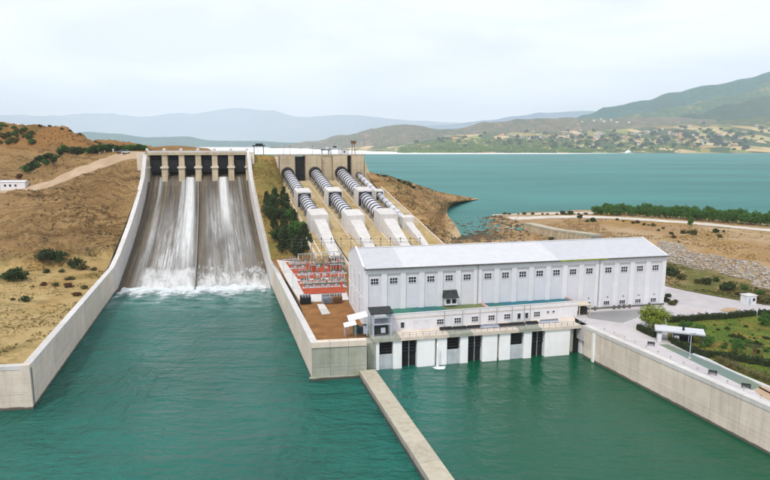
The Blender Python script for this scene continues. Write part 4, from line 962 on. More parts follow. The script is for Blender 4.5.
for x0, x1, m in ((0, au(440, 312), 'terrace_green'), (au(440, 312) + .01, au(478, 310), 'terrace_moss'), (au(478, 310) + .9, au(500, 309), 'terrace_green'), (au(500, 309) + .01, AL, 'terrace_blue')):
    MB().box(x0, x1, .36, ad - .1, 3.16, 3.55).build('terrace_floor', m, an)
MB().box(au(478, 310) + .01, au(478, 310) + .89, .36, ad - .1, 3.16, 3.9).build('terrace_kerb', 'pink_trim', an)
MB().box(0, AL, ad - .09, ad + .25, 3.16, 3.95).build('terrace_back_kerb', 'pink_trim', an)
MB().box(AL - .3, AL, .37, ad - .12, 3.56, 4.1).build('end_parapet', 'pink_trim', an)
for px in (437, 456, 475, 493.5, 511.5, 546): window(an, au(px), -.16, .95, W4)
for px in (397, 525, 534): window(an, au(px), -.16, .7, W5)
for px in (411, 422, 559, 565.5): window(an, au(px), -.16, 1.7, W6)
for px in (436.5, 456.3, 475.5, 494.5, 512, 526, 533): MB().tube((au(px) + 1.25, -.22, 0), (au(px) + 1.25, -.22, 4.2), .05, .05, 6).build('downpipe', 'grey_steel', an)
for x0, x1 in ((au(409), au(426)),): MB().box(x0, x1, -.12, -.003, 0.02, 2.6).build('shutter_panel', 'white_panel', an)
po = thing('porch', 'small cream porch roof on posts at the end of the white annex', 'porch', (AXR.x + .6, AXR.y + 1.2, Z0), AAN)
MB().box(-.6, 3.6, -1.0, 2.6, 2.9, 3.1).build('roof', 'cream', po)
for x, y in ((3.3, -.7), (3.3, 2.3), (.0, -.7)): MB().box(x - .1, x + .1, y - .1, y + .1, 0, 2.9).build('post', 'cream', po)
MB().box(1.2, 3.0, .2, 1.8, 0, 2.1).build('door_box', 'dark_gate', po)
# things lying on the outlet deck
def deck(px, py, z=Z0): return PZ(px, py, z)
for i, (px, py, L, m) in enumerate(((446, 330, 3.2, 'dark_gate'), (460, 329.4, 3.6, 'black_steel'), (474, 328.4, 3.4, 'dark_gate'), (505, 326.5, 3.4, 'dark_gate'), (518, 325.5, 3.6, 'black_steel'), (532, 324.2, 3.2, 'dark_gate'))):
    q = deck(px, py); t = thing('stop_log_rack', 'dark steel stop log rack lying on the outlet deck', 'rack', q, SAN, 'stop log racks on the outlet deck')
    MB().box(-L/2, L/2, -.5, -.3, .12, .75).build('beam', m, t); MB().box(-L/2, L/2, .3, .5, .12, .75).build('beam', m, t)
    for x in (-L/2 + .3, 0, L/2 - .3): MB().box(x - .1, x + .1, -.6, .6, 0, .118).build('bearer', 'timber', t)
    for x in (-L/3, L/4): MB().box(x - .15, x + .15, -.298, .298, .3, .55).build('crosspiece', 'grey_steel', t)
for px, py in ((549, 322.6), (489, 327.6)):
    q = deck(px, py); t = thing('gate_beam', 'pale grey spare gate beam lying on the outlet deck', 'beam', q, SAN, 'spare gate beams')
    MB().box(-2.6, 2.6, -.55, .55, .15, .5).build('plate', 'pale_steel', t); MB().box(-2.5, 2.5, -.12, .12, .5, .95).build('web', 'grey_steel', t)
    for x in (-1.8, 1.8): MB().box(x - .12, x + .12, -.6, .6, 0, .149).build('bearer', 'timber', t)
# steel hoist portal at the annex corner, white awnings beside it
q = PZ(381, 334.5, Z0); t = thing('hoist_portal', 'tall steel hoist portal with dark roof beside white awnings', 'hoist', q, SAN)
for x in (-2.2, 2.2):
    for y in (-1.4, 1.6): MB().box(x - .17, x + .17, y - .17, y + .17, 0, 6.0).build('leg', 'pale_steel', t)
for z in (2.9, 4.6): MB().box(-2.02, 2.02, -1.5, -1.3, z, z + .28).build('cross_beam', 'pale_steel', t)
MB().hexa([(-2.9, -2.0, 5.7), (2.7, -2.0, 5.7), (2.7, 2.2, 6.3), (-2.9, 2.2, 6.3), (-2.9, -2.0, 5.95), (2.7, -2.0, 5.95), (2.7, 2.2, 6.55), (-2.9, 2.2, 6.55)]).build('roof', 'dark_awning', t)
MB().box(-1.7, 1.7, -.8, 1.2, 0, 2.4).build('motor_housing', 'black_steel', t); MB().box(-.2, .9, -1.0, -.8, .7, 2.0).build('panel', 'pale_steel', t); MB().box(-1.6, 1.6, -.6, 1.0, 2.9, 4.2).build('winch_drum', 'grey_steel', t)
q = PZ(371, 335.5, Z0); t = thing('ladder_frame', 'leaning pale lattice frame between awnings and hoist portal', 'frame', q, SAN)
for x in (-.7, .7): MB().tube((x - .3, 0, 0), (x + .2, 1.2, 4.6), .11, .11, 6).build('rail', 'pale_steel', t)
for i in range(8): MB().tube((-1.0 + .06 * i, .15 * i, .5 + .55 * i), (.5 + .06 * i, .15 * i, .5 + .55 * i), .06, .06, 6).build('rung', 'grey_steel', t)
def awning(label, px, py, wd, dp, h, tilt, rz):
    q = PZ(px, py, Z0 + .4); t = thing('awning', label, 'awning', q, rz)
    b = MB(); b.hexa([(-wd/2, -dp/2, h), (wd/2, -dp/2, h + tilt), (wd/2, dp/2, h + tilt + .5), (-wd/2, dp/2, h + .5), (-wd/2, -dp/2, h + .12), (wd/2, -dp/2, h + tilt + .12), (wd/2, dp/2, h + tilt + .62), (-wd/2, dp/2, h + .62)]); b.build('canopy', 'awning', t)
    for x, y, tz in ((-wd/2 + .2, -dp/2 + .2, 0), (wd/2 - .2, -dp/2 + .2, tilt), (-wd/2 + .2, dp/2 - .2, .4), (wd/2 - .2, dp/2 - .2, tilt + .4)): MB().tube((x, y, -.6), (x, y, h + tz + .02), .07, .07, 6).build('post', 'pale_steel', t)
awning('larger white tilted awning at the terrace corner by the powerhouse gable', 357.5, 329, 4.8, 3.2, 2.6, .9, PA)
awning('smaller white awning sagging in front of the larger one', 350, 333.5, 3.0, 1.9, 1.9, .5, PA)
def crate(label, px, py, wd, dp, h, m, lid='dark_awning'):
    q = PZ(px, py, Z0 + .35); t = thing('storage_box', label, 'box', q, PA); MB().box(-wd/2, wd/2, -dp/2, dp/2, -.4, h).build('body', m, t, bevel=.04); MB().box(-wd/2 - .06, wd/2 + .06, -dp/2 - .06, dp/2 + .06, h + .002, h + .12).build('lid', lid, t)
crate('green storage box under the white awnings', 356, 331.5, 1.3, 1.0, 1.5, 'green_steel')
crate('dark drum crate under the white awnings', 361.5, 331.8, 1.6, 1.2, 1.2, 'black_steel'); crate('blue grey cabinet under the white awnings', 364.8, 332, .9, .8, 1.8, 'pale_steel')
# concrete retaining ramp behind the powerhouse by the lake
rp = [xy(PZ(524, 229, 14.2)), xy(PZ(552, 240.5, 14.2)), xy(PZ(590, 252, 14.2))]
rw_ = panel_wall('shore_ramp', 'stepped beige concrete ramp wall on the lakeshore behind the powerhouse roof', [(*rp[0], 17.2), (*rp[1], 19.0), (*rp[2], 21.0)], 12, 4.5, True, 5, 2, 'concrete_warm', 'concrete_sand', 0.7, cat='ramp')
for k in range(9):
    f = (k + .5) / 9; i = 0 if f < .5 else 1; a = rp[i].lerp(rp[i + 1], f * 2 - i); d = (rp[i + 1] - rp[i]).normalized(); n_ = Vector((d.y, -d.x)); q = a - rp[0]; zt = 17.2 + 3.8 * f - 12
    P4 = [q - d * .5 + n_ * .05, q + d * .5 + n_ * .05, q + d * .5 + n_ * 1.1, q - d * .5 + n_ * 1.1]; T4 = [q - d * .4 - n_ * .3, q + d * .4 - n_ * .3, q + d * .4 + n_ * .35, q - d * .4 + n_ * .35]
    b = MB(); b.hexa([(p.x, p.y, 1.0) for p in P4] + [(p.x, p.y, zt - .75) for p in T4]); o = b.build('buttress', 'concrete_warm', rw_); bm = bmesh.new(); bm.from_mesh(o.data); bmesh.ops.recalc_face_normals(bm, faces=bm.faces); bm.to_mesh(o.data); bm.free()

# ------------------------------------------------------------------ switchyard
def tg(px, py): return hit(px, py, terrace)
def pad(name, m, quad, h0, h1, nu=8, nv=8):
    b = MB(); P = [tg(*q) for q in quad]
    for j in range(nv + 1):
        for i in range(nu + 1):
            q = P[0].lerp(P[1], i / nu).lerp(P[3].lerp(P[2], i / nu), j / nv); d_ = drop(q.x, q.y, terrace); b.v.append((q.x, q.y, (d_.z if d_ else q.z) + h1))
    for j in range(nv):
        for i in range(nu):
            a = j * (nu + 1) + i; b.f.append((a + nu + 1, a + nu + 2, a + 1, a)); b.m.append(0)
    return kind(b.build(name, m), 'structure')
pad('terrace_path', 'concrete_pale', [(276.5, 260), (340, 258.5), (349, 300), (301, 303)], 0, 0.08, 24, 24)
pad('gravel_pad', 'red_gravel', [(285.5, 262.5), (342, 259.5), (344, 277), (298, 279.5)], 0, 0.2)
pad('gravel_pad', 'red_gravel', [(297.5, 281.5), (344, 279), (346, 293), (304.5, 295)], 0, 0.2)
pad('slab_path', 'concrete_pale', [(317, 304.5), (324, 304), (330.5, 314), (322, 315)], 0, 0.1)
def gear_breaker(q, rz, label, group):
    t = thing('circuit_breaker', label, 'breaker', q, rz, group)
    for x in (-.9, 0, .9):
        MB().tube((x, 0, 1.3), (x, 0, 2.9), .2, .14, 8).build('insulator', 'porcelain', t)
    MB().box(-1.3, 1.3, -.3, .3, 1.0, 1.3).build('frame', 'green_steel', t); MB().box(-1.5, 1.5, -.6, .6, -.25, .12).build('plinth_or_shade', 'concrete_pale', t)
    for x in (-1.1, 1.1): MB().box(x - .1, x + .1, -.1, .1, -.3, 1.0).build('leg', 'pale_steel', t)
    MB().box(-.5, .5, -.45, -.31, .3, 1.0).build('cabinet', 'pale_steel', t); return t
def copy_tree(src, loc, rz, label=None):
    r = src.copy(); COL.objects.link(r); r.location = loc; r.rotation_euler = (0, 0, rz)
    if label: r['label'] = label
    for ch in src.children:
        c = ch.copy(); COL.objects.link(c); c.parent = r
        for g in ch.children:
            d = g.copy(); COL.objects.link(d); d.parent = c
    return r
b0 = None
for row, (xa, xb, ya, yb, n) in enumerate(((292, 341, 264.0, 261.5, 8), (296, 341, 268.8, 266.6, 7), (301, 342, 275.5, 273.5, 6), (303, 343, 283.5, 281.5, 7), (307, 344, 288.3, 286.5, 6))):
    for i in range(n):
        f = i / (n - 1) + random.uniform(-.03, .03); q = tg(xa + (xb - xa) * f, ya + (yb - ya) * f)
        if q is None: continue
        q = q + Vector((0, 0, .2)); lab = 'three-column breaker with pale insulators on ' + ('upper' if row < 3 else 'lower') + ' red gravel pad'
        if b0 is None: b0 = gear_breaker(q, PA, lab, 'breakers on the red gravel pads')
        else: copy_tree(b0, q, PA + random.choice((0, math.pi / 2)), lab)
p0 = None
for (px, py) in ((290, 272), (305, 266.5), (320, 265.5), (334, 264.5), (300, 288), (316, 287), (332, 286)):
    q = tg(px, py)
    if q is None: continue
    lab = 'slim pale steel busbar portal over ' + ('upper' if py < 280 else 'lower') + ' red gravel pad'
    if p0 is None:
        p0 = thing('busbar_portal', lab, 'portal', q, PA, 'busbar portals of the switchyard')
        for x in (-2.2, 2.2): MB().box(x - .09, x + .09, -.09, .09, -.2, 4.6).build('leg', 'pale_steel', p0)
        MB().box(-2.6, 2.6, -.08, .08, 4.6, 4.8).build('beam', 'pale_steel', p0)
        for x in (-1.4, 0, 1.4): MB().tube((x, 0, 4.0), (x, 0, 4.6), .1, .1, 6).build('insulator', 'porcelain', p0)
    else: copy_tree(p0, q, PA, lab)
for i, (px, py, lab, wd, m) in enumerate(((305.5, 303.5, 'dark power transformer beside the terrace edge wall', 3.2, 'black_steel'), (327, 303, 'grey power transformer between dark transformer and powerhouse', 3.0, 'grey_steel'), (337, 302.5, 'rust brown power transformer close to the powerhouse gable', 3.0, 'timber'))):
    q = tg(px, py); t = thing('power_transformer', lab, 'transformer', q, PA, 'power transformers')
    MB().box(-wd/2, wd/2, -1, 1, .1, 2.0).build('tank', m, t, bevel=.05)
    for k in range(6): MB().box(-wd/2 + .3 + k * (wd - .6) / 5 - .05, -wd/2 + .3 + k * (wd - .6) / 5 + .05, -1.45, -1.003, .3, 1.8).build('radiator_fin', m, t)
    for k in (-.8, 0, .8): MB().tube((k, 0, 2.0), (k, .1, 3.0), .14, .08, 8).build('bushing', 'porcelain', t)
    MB().tube((-wd/2, .6, 2.4), (wd/2, .6, 2.4), .3, .3, 10).build('conservator', 'grey_steel', t)
# orange equipment cabinets
for px, py in ((313, 271.5), (333, 271), (338, 270.8)):
    q = tg(px, py); t = thing('relay_cabinet', 'orange red relay cabinet on the upper gravel pad', 'cabinet', q, PA, 'relay cabinets'); MB().box(-1.1, 1.1, -.6, .6, 0, 2.2).build('body', 'red_gravel', t, bevel=.03); MB().box(-1.2, 1.2, -.7, .7, 2.2, 2.35).build('roof', 'grey_steel', t)
# wire fence with insulator posts across the foot of the penstock slope
fs = [slab_hit(292 + 128 * i / 13, 249 - 1.0 * i / 13) for i in range(14)]
q0 = SL(*fs[0]); t = thing('wire_fence', 'line of thin posts with wires across the foot of the penstock slope', 'fence', q0)
tops = []
for s_, c_ in fs:
    q = SL(s_, c_) - q0; MB().tube(q - Vector((0, 0, .5)), q + Vector((0, 0, 3.6)), .10, .08, 6).build('post', 'gutter', t); MB().tube(q + Vector((0, 0, 3.6)), q + Vector((0, 0, 4.1)), .24, .16, 8).build('insulator', 'black_steel', t); tops.append(q)
for h in (3.5, 2.4, 1.3):
    b = MB()
    for a, c in zip(tops, tops[1:]): b.tube(a + Vector((0, 0, h)), c + Vector((0, 0, h)), .045, .045, 5, False)
    b.build('wire', 'gutter', t)

# ------------------------------------------------------------------ yard and park on the right bank
yp = [PZ(586, 327, Z0), PZ(770, 408.5, Z0), PZ(1000, 512, Z0), PZ(1050, 338, Z0), PZ(770, 303, Z0), PZ(668, 284, Z0), PZ(640, 290, Z0), PZ(575, 311, Z0), PZ(575, 322, Z0)]
b = MB(); b.prism([(p.x, p.y) for p in yp], 4, Z0); kind(b.build('yard', 'yard_paving'), 'structure')
def sheet(name, m, pix, dz, z=Z0):
    b = MB(); P = [PZ(x, y, z) for x, y in pix]; b.prism([(p.x, p.y) for p in P][::-1] if False else [(p.x, p.y) for p in P], z - .05, z + dz); o = b.build(name, m); bm = bmesh.new(); bm.from_mesh(o.data); bmesh.ops.recalc_face_normals(bm, faces=bm.faces); bm.to_mesh(o.data); bm.free(); return kind(o, 'structure')
two('asphalt', srgb(168, 166, 164, .8), srgb(148, 146, 145, .8), 0.12, 6, 0.9, 0.02, 2)
sheet('asphalt_apron', 'asphalt', [(588, 318), (584, 313), (606, 311), (640, 309.5), (652, 311), (636, 318), (622, 323)], 0.02)
sheet('lawn', 'lawn', [(667, 321), (727, 318), (757, 315.5), (900, 320), (960, 420), (775, 388.5), (724, 367), (693, 353.5), (668, 341)], 0.12)
sheet('promenade', 'promenade_paint', [(659, 344.5), (668, 344.5), (740, 375), (762, 386), (752, 390), (726, 377.5)], 0.05)
sheet('dirt_strip', 'road_dirt', [(724, 369.5), (775, 391), (900, 440), (880, 452), (760, 396), (740, 376)], 0.03)
sheet('sand_patch', 'road_dirt', [(720, 310), (726, 307.5), (737, 308), (739, 311), (731, 313), (723, 312)], 0.03)
kb_ = [(693, 354.5), (708, 360), (724, 368.2), (745, 377.5), (775, 390)]
t = thing('park_kerb', 'white kerb edging the lawn along the promenade', 'kerb', PZ(693, 354.5, Z0)); k0 = Vector(t.location)
for (x0, y0), (x1, y1) in zip(kb_, kb_[1:]):
    a, c = PZ(x0, y0, Z0) - k0, PZ(x1, y1, Z0) - k0; d = (c - a).normalized(); n_ = Vector((-d.y, d.x, 0)) * .2
    MB().hexa([a - n_, c - n_, c + n_, a + n_, a - n_ + Vector((0, 0, .3)), c - n_ + Vector((0, 0, .3)), c + n_ + Vector((0, 0, .3)), a + n_ + Vector((0, 0, .3))]).build('kerb_stone', 'white_trim', t)

# ------------------------------------------------------------------ foliage builders (shared meshes)
def leaves(b, c, r, n, size, rnd, flat=1.0):
    for _ in range(n):
        v = Vector((rnd.gauss(0, 1), rnd.gauss(0, 1), rnd.gauss(0, 1) * flat)); v = v.normalized() * (rnd.random() ** 0.5) * r; v.z *= flat
        p = c + v; a = Vector((rnd.gauss(0, 1), rnd.gauss(0, 1), rnd.gauss(0, 1))).normalized(); s = a.orthogonal().normalized(); s.rotate(Matrix.Rotation(rnd.random() * 6.28, 3, a)); w_ = a.cross(s); z = size * rnd.uniform(.6, 1.3)
        b.quad(p - s * z, p + w_ * z * .55, p + s * z, p - w_ * z * .55)
def crown(seed, wd, h, z0, clumps, per, size, shape='round'):
    rnd = random.Random(seed); b = MB()
    for i in range(clumps):
        if shape == 'pine':
            f = rnd.random() ** 0.8; rr = (1 - f) * .85 + .12; a = rnd.random() * 6.28; k = rnd.random() ** .5; c = Vector((math.cos(a) * wd * rr * k, math.sin(a) * wd * rr * k, z0 + f * h)); leaves(b, c, wd * .26, per, size, rnd, .7)
        else:
            v = Vector((rnd.gauss(0, 1), rnd.gauss(0, 1), rnd.gauss(0, 1))).normalized() * (rnd.random() ** .45); lump = 1 + .25 * math.sin(v.x * 4 + seed) * math.cos(v.y * 5 + seed)
            c = Vector((v.x * wd * lump, v.y * wd * lump, z0 + h / 2 + v.z * h / 2 * lump)); leaves(b, c, wd * .30, per, size, rnd, .8)
    return b
def trunk(seed, h, r, spread):
    rnd = random.Random(seed); b = MB(); b.tube((0, 0, -.4), (.1, .05, h * .55), r, r * .7, 8); b.tube((.1, .05, h * .55), (.0, .1, h), r * .7, r * .25, 7)
    for i in range(5):
        a = rnd.random() * 6.28; z = h * rnd.uniform(.4, .8); b.tube((.05, .05, z), (math.cos(a) * spread, math.sin(a) * spread, z + h * .28), r * .4, r * .12, 5)
    return b
BROAD = [(crown(s, .95, 1.6, .12, 90, 26, .085).mesh('crown', 'leaf_mid'), trunk(s, 1.2, .06, .5).mesh('trunk', 'bark')) for s in (1, 2, 3, 4)]
PINE = [(crown(s, .62, 1.75, .22, 90, 26, .075, 'pine').mesh('crown', 'leaf_dark'), trunk(s, 1.7, .06, .3).mesh('trunk', 'bark')) for s in (11, 12, 13)]
DARKB = [(crown(s, .95, 1.5, .2, 90, 26, .075).mesh('crown', 'leaf_dark'), trunk(s, 1.2, .06, .5).mesh('trunk', 'bark')) for s in (51, 52)]
BUSH = {m: [crown(s, .95, .95, .02, 46, 26, .11).mesh('bush', m) for s in (21, 22, 23)] for m in ('leaf_dark', 'leaf_olive', 'leaf_rust', 'leaf_mid')}
BRIGHT = (crown(31, 1.0, 1.45, .25, 120, 34, .07).mesh('crown', 'leaf_bright'), trunk(31, 1.2, .06, .5).mesh('trunk', 'bark'))
def tree(name, meshes, q, sc, label, cat, group):
    t = thing(name, label, cat, q, random.random() * 6.28, group); t.scale = sc if hasattr(sc, '__len__') else (sc,) * 3
    put('crown', meshes[0], t); put('trunk', meshes[1], t); return t
def bush(m, q, sx, sz, label, group, name='bush'):
    o = put(name, random.choice(BUSH[m]), None, (q.x, q.y, q.z - .08), random.random() * 6.28, (sx * random.uniform(.85, 1.15), sx, sz)); return tag(o, label, 'bush', group)
def hedge(label, pix, h, wd, m='leaf_hedge'):
    h *= 1.4
    P = [PZ(x, y, Z0) for x, y in pix]; t = thing('hedge', label, 'hedge', P[0]); rnd = random.Random(len(label))
    for a, c in zip(P, P[1:]):
        d = c - a; L = d.length; d /= L; n_ = Vector((-d.y, d.x, 0)); b = MB(); a0 = a - P[0]
        core = [a0 - n_ * wd * .36 , a0 + d * L - n_ * wd * .36, a0 + d * L + n_ * wd * .36, a0 + n_ * wd * .36]; b.hexa([*core, *[q + Vector((0, 0, h * .8)) for q in core]])
        for _ in range(int(L * 70)):
            s_ = rnd.random() * L; q = a0 + d * s_ + n_ * rnd.uniform(-.55, .55) * wd + Vector((0, 0, rnd.random() ** .6 * h * (1 + .18 * fbm((s_ * .6, len(label), 1), 3)))); leaves(b, q, .12, 1, .22, rnd)
        b.build('foliage', m, t)

# trees and bushes
for i, (px, py) in enumerate(((267, 203), (275, 199), (284, 203), (270, 214), (280, 214), (290, 215), (274, 226), (284, 226), (294, 226), (278, 236), (288, 237), (298, 236), (305, 238), (282, 246), (292, 247), (301, 247), (272, 208), (299, 229), (310, 246), (287, 209), (308, 252), (296, 252))):
    q = hit(px, py + 5, embankment)
    if q: tree('slope_tree', (PINE + DARKB + [BROAD[0]])[i % 6], q, (4.0 * random.uniform(.8, 1.25) * (1 if i % 6 < 3 else .8),) * 2 + (3.9 * random.uniform(.7, 1.25),), ('lighter green tree among the dark trees between spillway and penstocks' if i % 6 == 5 else 'dark green tree on the slope between spillway and penstocks'), 'tree', 'trees between spillway and penstocks')
nrow = 0
for i in range(66):
    f = i / 65; px = 597 + (1000 - 597) * f + random.uniform(-2, 2); u_ = 3.0 + 4.0 * f
    for lane in (5.02, 5.34):
        u2 = 3.03 + 3.97 * f + random.uniform(-.02, .02); q = right_bank.at(u2, lane + random.uniform(-.06, .06))
        if q.x / q.y * F + CX > 830: continue
        h = random.uniform(2.0, 4.0) * (1.15 if lane < 5.2 else .9); w2 = random.uniform(2.4, 3.4); tree('shore_tree', BROAD[random.randrange(4)], q, (w2, w2 * .9, h), 'green broadleaf tree in the dense row along the lakeshore', 'tree', 'tree row along the lakeshore'); nrow += 1
for i, (x, y, r_) in enumerate(((28, 125, 10), (52, 124, 12), (150, 117, 8), (215, 131, 9), (233, 130, 12), (258, 138, 9), (295, 142, 12), (276, 139, 6), (318, 161, 8), (337, 153, 8), (370, 175, 11), (378, 190, 12), (418, 172, 14), (460, 176, 20), (440, 170, 10), (550, 168, 16), (566, 188, 14), (582, 165, 8), (400, 208, 6), (517, 180, 6), (175, 124, 6))):
    px, py = 580 + x / 4.05, 190 + y / 4.05; q = hit(px, py + 1.2, right_bank)
    if q is None: continue
    s = r_ / 4.05 / F * q.y * .85; m = ('leaf_dark', 'leaf_olive', 'leaf_rust')[(0, 0, 1, 0, 2, 0, 1)[i % 7]]
    bush(m, q, s, s * 1.3, {'leaf_dark': 'dark green bush dotted on the dry lakeside plain', 'leaf_olive': 'olive green bush dotted on the dry lakeside plain', 'leaf_rust': 'rust brown bush dotted on the dry lakeside plain'}[m], 'bushes on the lakeside plain')
q = hit(690, 227, right_bank); tree('slender_tree', BROAD[2], q, (1.3, 1.3, 3.0), 'slender tree standing alone on the plain before the shoreline tree row', 'tree', None)
for i, (px, py, r_, m) in enumerate(((670.5, 275, 8, 'leaf_dark'), (681, 279, 5, 'leaf_olive'), (707, 284, 6, 'leaf_dark'), (716, 281, 3.5, 'leaf_dark'), (727, 290, 8, 'leaf_dark'), (740, 295, 4, 'leaf_olive'), (697, 283, 4, 'leaf_olive'), (756, 300, 5, 'leaf_olive'), (764, 303, 6, 'leaf_olive'), (760, 294, 4, 'leaf_mid'), (745, 290, 4, 'leaf_mid'))):
    q = hit(px, py, right_bank)
    if q is None: q = PZ(px, py, 8.4)
    s = r_ / F * q.y * .95; bush(m, q, s, s * 1.2, {'leaf_dark': 'rounded dark bush on the weedy strip behind the yard', 'leaf_olive': 'low olive bush on the weedy strip behind the yard', 'leaf_mid': 'fresh green bush on the weedy strip near the kiosk'}[m], 'bushes on the weedy strip')
for px, py, r_, m, lab in ((666, 302, 5, 'leaf_dark', 'dark shrub at the end wall of the powerhouse'), (672, 305, 5, 'leaf_olive', 'brown green shrub at the end wall of the powerhouse'), (668, 297, 4, 'leaf_dark', 'dark shrub at the end wall of the powerhouse'), (675, 303, 4, 'leaf_dark', 'dark shrub at the end wall of the powerhouse')):
    q = PZ(px, py, Z0); s = r_ / F * q.y * .8; bush(m, q, s, s * 1.3, lab, 'shrubs at the powerhouse end wall')
q = PZ(654, 329.5, Z0); tree('round_tree', BRIGHT, q, (3.5, 3.3, 3.5), 'round yellow green tree beside the park pavilion', 'tree', None)
hedge('long dark clipped hedge between the yard and the lawn', [(667.5, 322.5), (690, 321.5), (704, 320), (726, 319)], 1.3, 1.7)
hedge('shorter dark hedge behind the lawn beyond the long one', [(729, 318.8), (742, 317.2), (754.5, 316)], 1.3, 1.6)
hedge('dark hedge beyond the gap at the park entrance', [(758.5, 315.8), (800, 317), (860, 322)], 1.3, 1.7)
hedge('low dark hedge curling round the yellow green tree', [(638, 329.5), (645, 333), (655, 337.5)], 1.1, 1.4)
hedge('dark hedge along the promenade behind the pavilion', [(673, 343), (684, 348.5), (695, 354), (711, 358)], 1.1, 1.6)
hedge('dark hedge dividing the lawn toward the gate', [(712, 357), (735, 361), (758, 364.5), (800, 373)], 1.2, 1.7)
hedge('olive hedge lining the white park kerb', [(717, 361.5), (735, 369.5), (752, 376), (800, 395)], 1.1, 1.9, 'leaf_olive')
for px, py, r_, m in ((700, 333, 5, 'leaf_dark'), (705, 340, 3.5, 'leaf_mid'), (740, 340, 6, 'leaf_dark'), (733, 337, 4, 'leaf_dark'), (748, 343, 5, 'leaf_mid'), (757, 344, 4, 'leaf_dark'), (718, 330, 2.2, 'leaf_dark'), (746, 327, 2.5, 'leaf_dark'), (764, 338, 2.5, 'leaf_dark'), (726, 345, 3, 'leaf_olive'), (743, 349, 2.5, 'leaf_olive'), (737, 360, 4, 'leaf_mid'), (749, 362, 4, 'leaf_dark'), (767, 378, 3, 'leaf_dark'), (703, 347, 4, 'leaf_mid'), (730, 325, 1.8, 'leaf_olive'), (759, 330, 1.8, 'leaf_olive')):
    q = PZ(px, py, Z0 + .12); s = r_ / F * q.y * .9; bush(m, q, s, s * 1.05, {'leaf_dark': 'dark green shrub on the park lawn', 'leaf_mid': 'mid green shrub on the park lawn', 'leaf_olive': 'tiny olive shrub on the park lawn'}[m], 'shrubs on the park lawn')
rn = random.Random(77)
for i in range(44):
    px = rn.uniform(676, 772); lo_, hi_ = 325 - (px - 676) * .06, 338 + (px - 676) * .36; py = rn.uniform(lo_, hi_); m = rn.choice(('leaf_dark', 'leaf_mid', 'leaf_olive', 'leaf_dark')); r_ = rn.choice((1.2, 1.6, 2.0, 2.8, 3.6))
    q = PZ(px, py, Z0 + .12); s = r_ / F * q.y * .9; bush(m, q, s, s * rn.uniform(.9, 1.5), {'leaf_dark': 'dark green shrub on the park lawn', 'leaf_mid': 'mid green shrub on the park lawn', 'leaf_olive': 'tiny olive shrub on the park lawn'}[m], 'shrubs on the park lawn')
for px, py, sc_ in ((699, 336, 1.5), (708, 346, 1.3), (737, 352, 1.5), (765, 326, 1.7), (684, 332, 1.4)):
    tree('park_tree', BROAD[int(px) % 4], PZ(px, py, Z0 + .12), (sc_, sc_, sc_ * 1.2), 'small mid green tree planted on the park lawn', 'tree', 'small trees on the park lawn')
# pavilion, kiosk, lamp, bench frame
q = PZ(680, 341.5, Z0); t = thing('pavilion', 'open park pavilion with flat white roof and black flue pipe', 'pavilion', q, R(-22))
MB().box(-5.6, 5.0, -2.2, 2.4, 2.7, 2.95).build('roof', 'roof_sheet', t); MB().box(-5.65, 5.05, -2.25, 2.45, 2.5, 2.699).build('fascia', 'grey_steel', t)
for x in (-5.2, -1.8, 1.6, 4.7):
    for y in (-1.9, 2.1): MB().box(x - .09, x + .09, y - .09, y + .09, 0, 2.5).build('post', 'grey_steel', t)
MB().box(-1.6, 2.8, .2, 1.9, 0, 1.3).build('counter', 'dark_gate', t); MB().box(-5.1, -4.1, -1.7, -.8, 0, 2.1).build('cupboard', 'white_trim', t); MB().box(-1.4, -.4, -1.8, -1.0, 0, 1.8).build('cupboard', 'white_trim', t)
MB().tube((.5, -.4, 2.9), (.5, -.4, 4.6), .26, .26, 10).build('flue', 'black_steel', t)
q = PZ(748, 303.2, Z0 + .2); t = thing('kiosk', 'small white kiosk with one dark window on the yard edge', 'kiosk', q, PA)
MB().box(-1.55, 1.55, -1.3, 1.3, -.3, 2.5).build('wall', 'white_trim', t); MB().box(-1.8, 1.8, -1.5, 1.5, 2.5, 2.68).build('roof', 'concrete_pale', t); MB().box(.3, 1.1, -1.34, -1.303, .9, 1.8).build('window', 'glass', t); MB().box(-1.1, -.3, -1.33, -1.303, -.1, 1.9).build('door', 'pale_steel', t)
q = PZ(689.5, 358.5, Z0); t = thing('lamp_post', 'tall grey lamp post on the promenade by the pavilion', 'lamp post', q, 0)
MB().tube((0, 0, 0), (0, 0, 5.6), .1, .07, 8).build('post', 'pale_steel', t); MB().box(-.12, 1.0, -.12, .12, 5.55, 5.72).build('lamp_head', 'grey_steel', t); MB().box(-.25, .25, -.25, .25, -.02, .25).build('base', 'concrete', t)
for px, py, lab in ((651, 345.5, 'dark bench with planter at the start of the promenade'), (712.5, 374.5, 'small dark bench with low back at the wall side of the promenade'), (746, 388, 'small dark bench further along the promenade wall')):
    q = PZ(px, py, Z0); t = thing('bench', lab, 'bench', q, R(-26)); MB().box(-.8, .8, -.22, .22, .4, .48).build('seat', 'dark_awning', t); MB().box(-.8, .8, .22, .28, .5, .85).build('backrest', 'dark_awning', t)
    for x in (-.65, .65): MB().box(x - .06, x + .06, -.22, .28, 0, .4).build('leg', 'black_steel', t)
q = PZ(754, 356, Z0 + .12); t = thing('pergola', 'small dark pergola frame on the park lawn', 'pergola', q, PA)
for x in (-1.3, 1.3):
    for y in (-.9, .9): MB().box(x - .1, x + .1, y - .1, y + .1, 0, 2.2).build('post', 'timber', t)
for i in range(5): MB().box(-1.5 + .72 * i, -1.4 + .72 * i, -1.2, 1.2, 2.2, 2.34).build('slat', 'dark_gate', t)
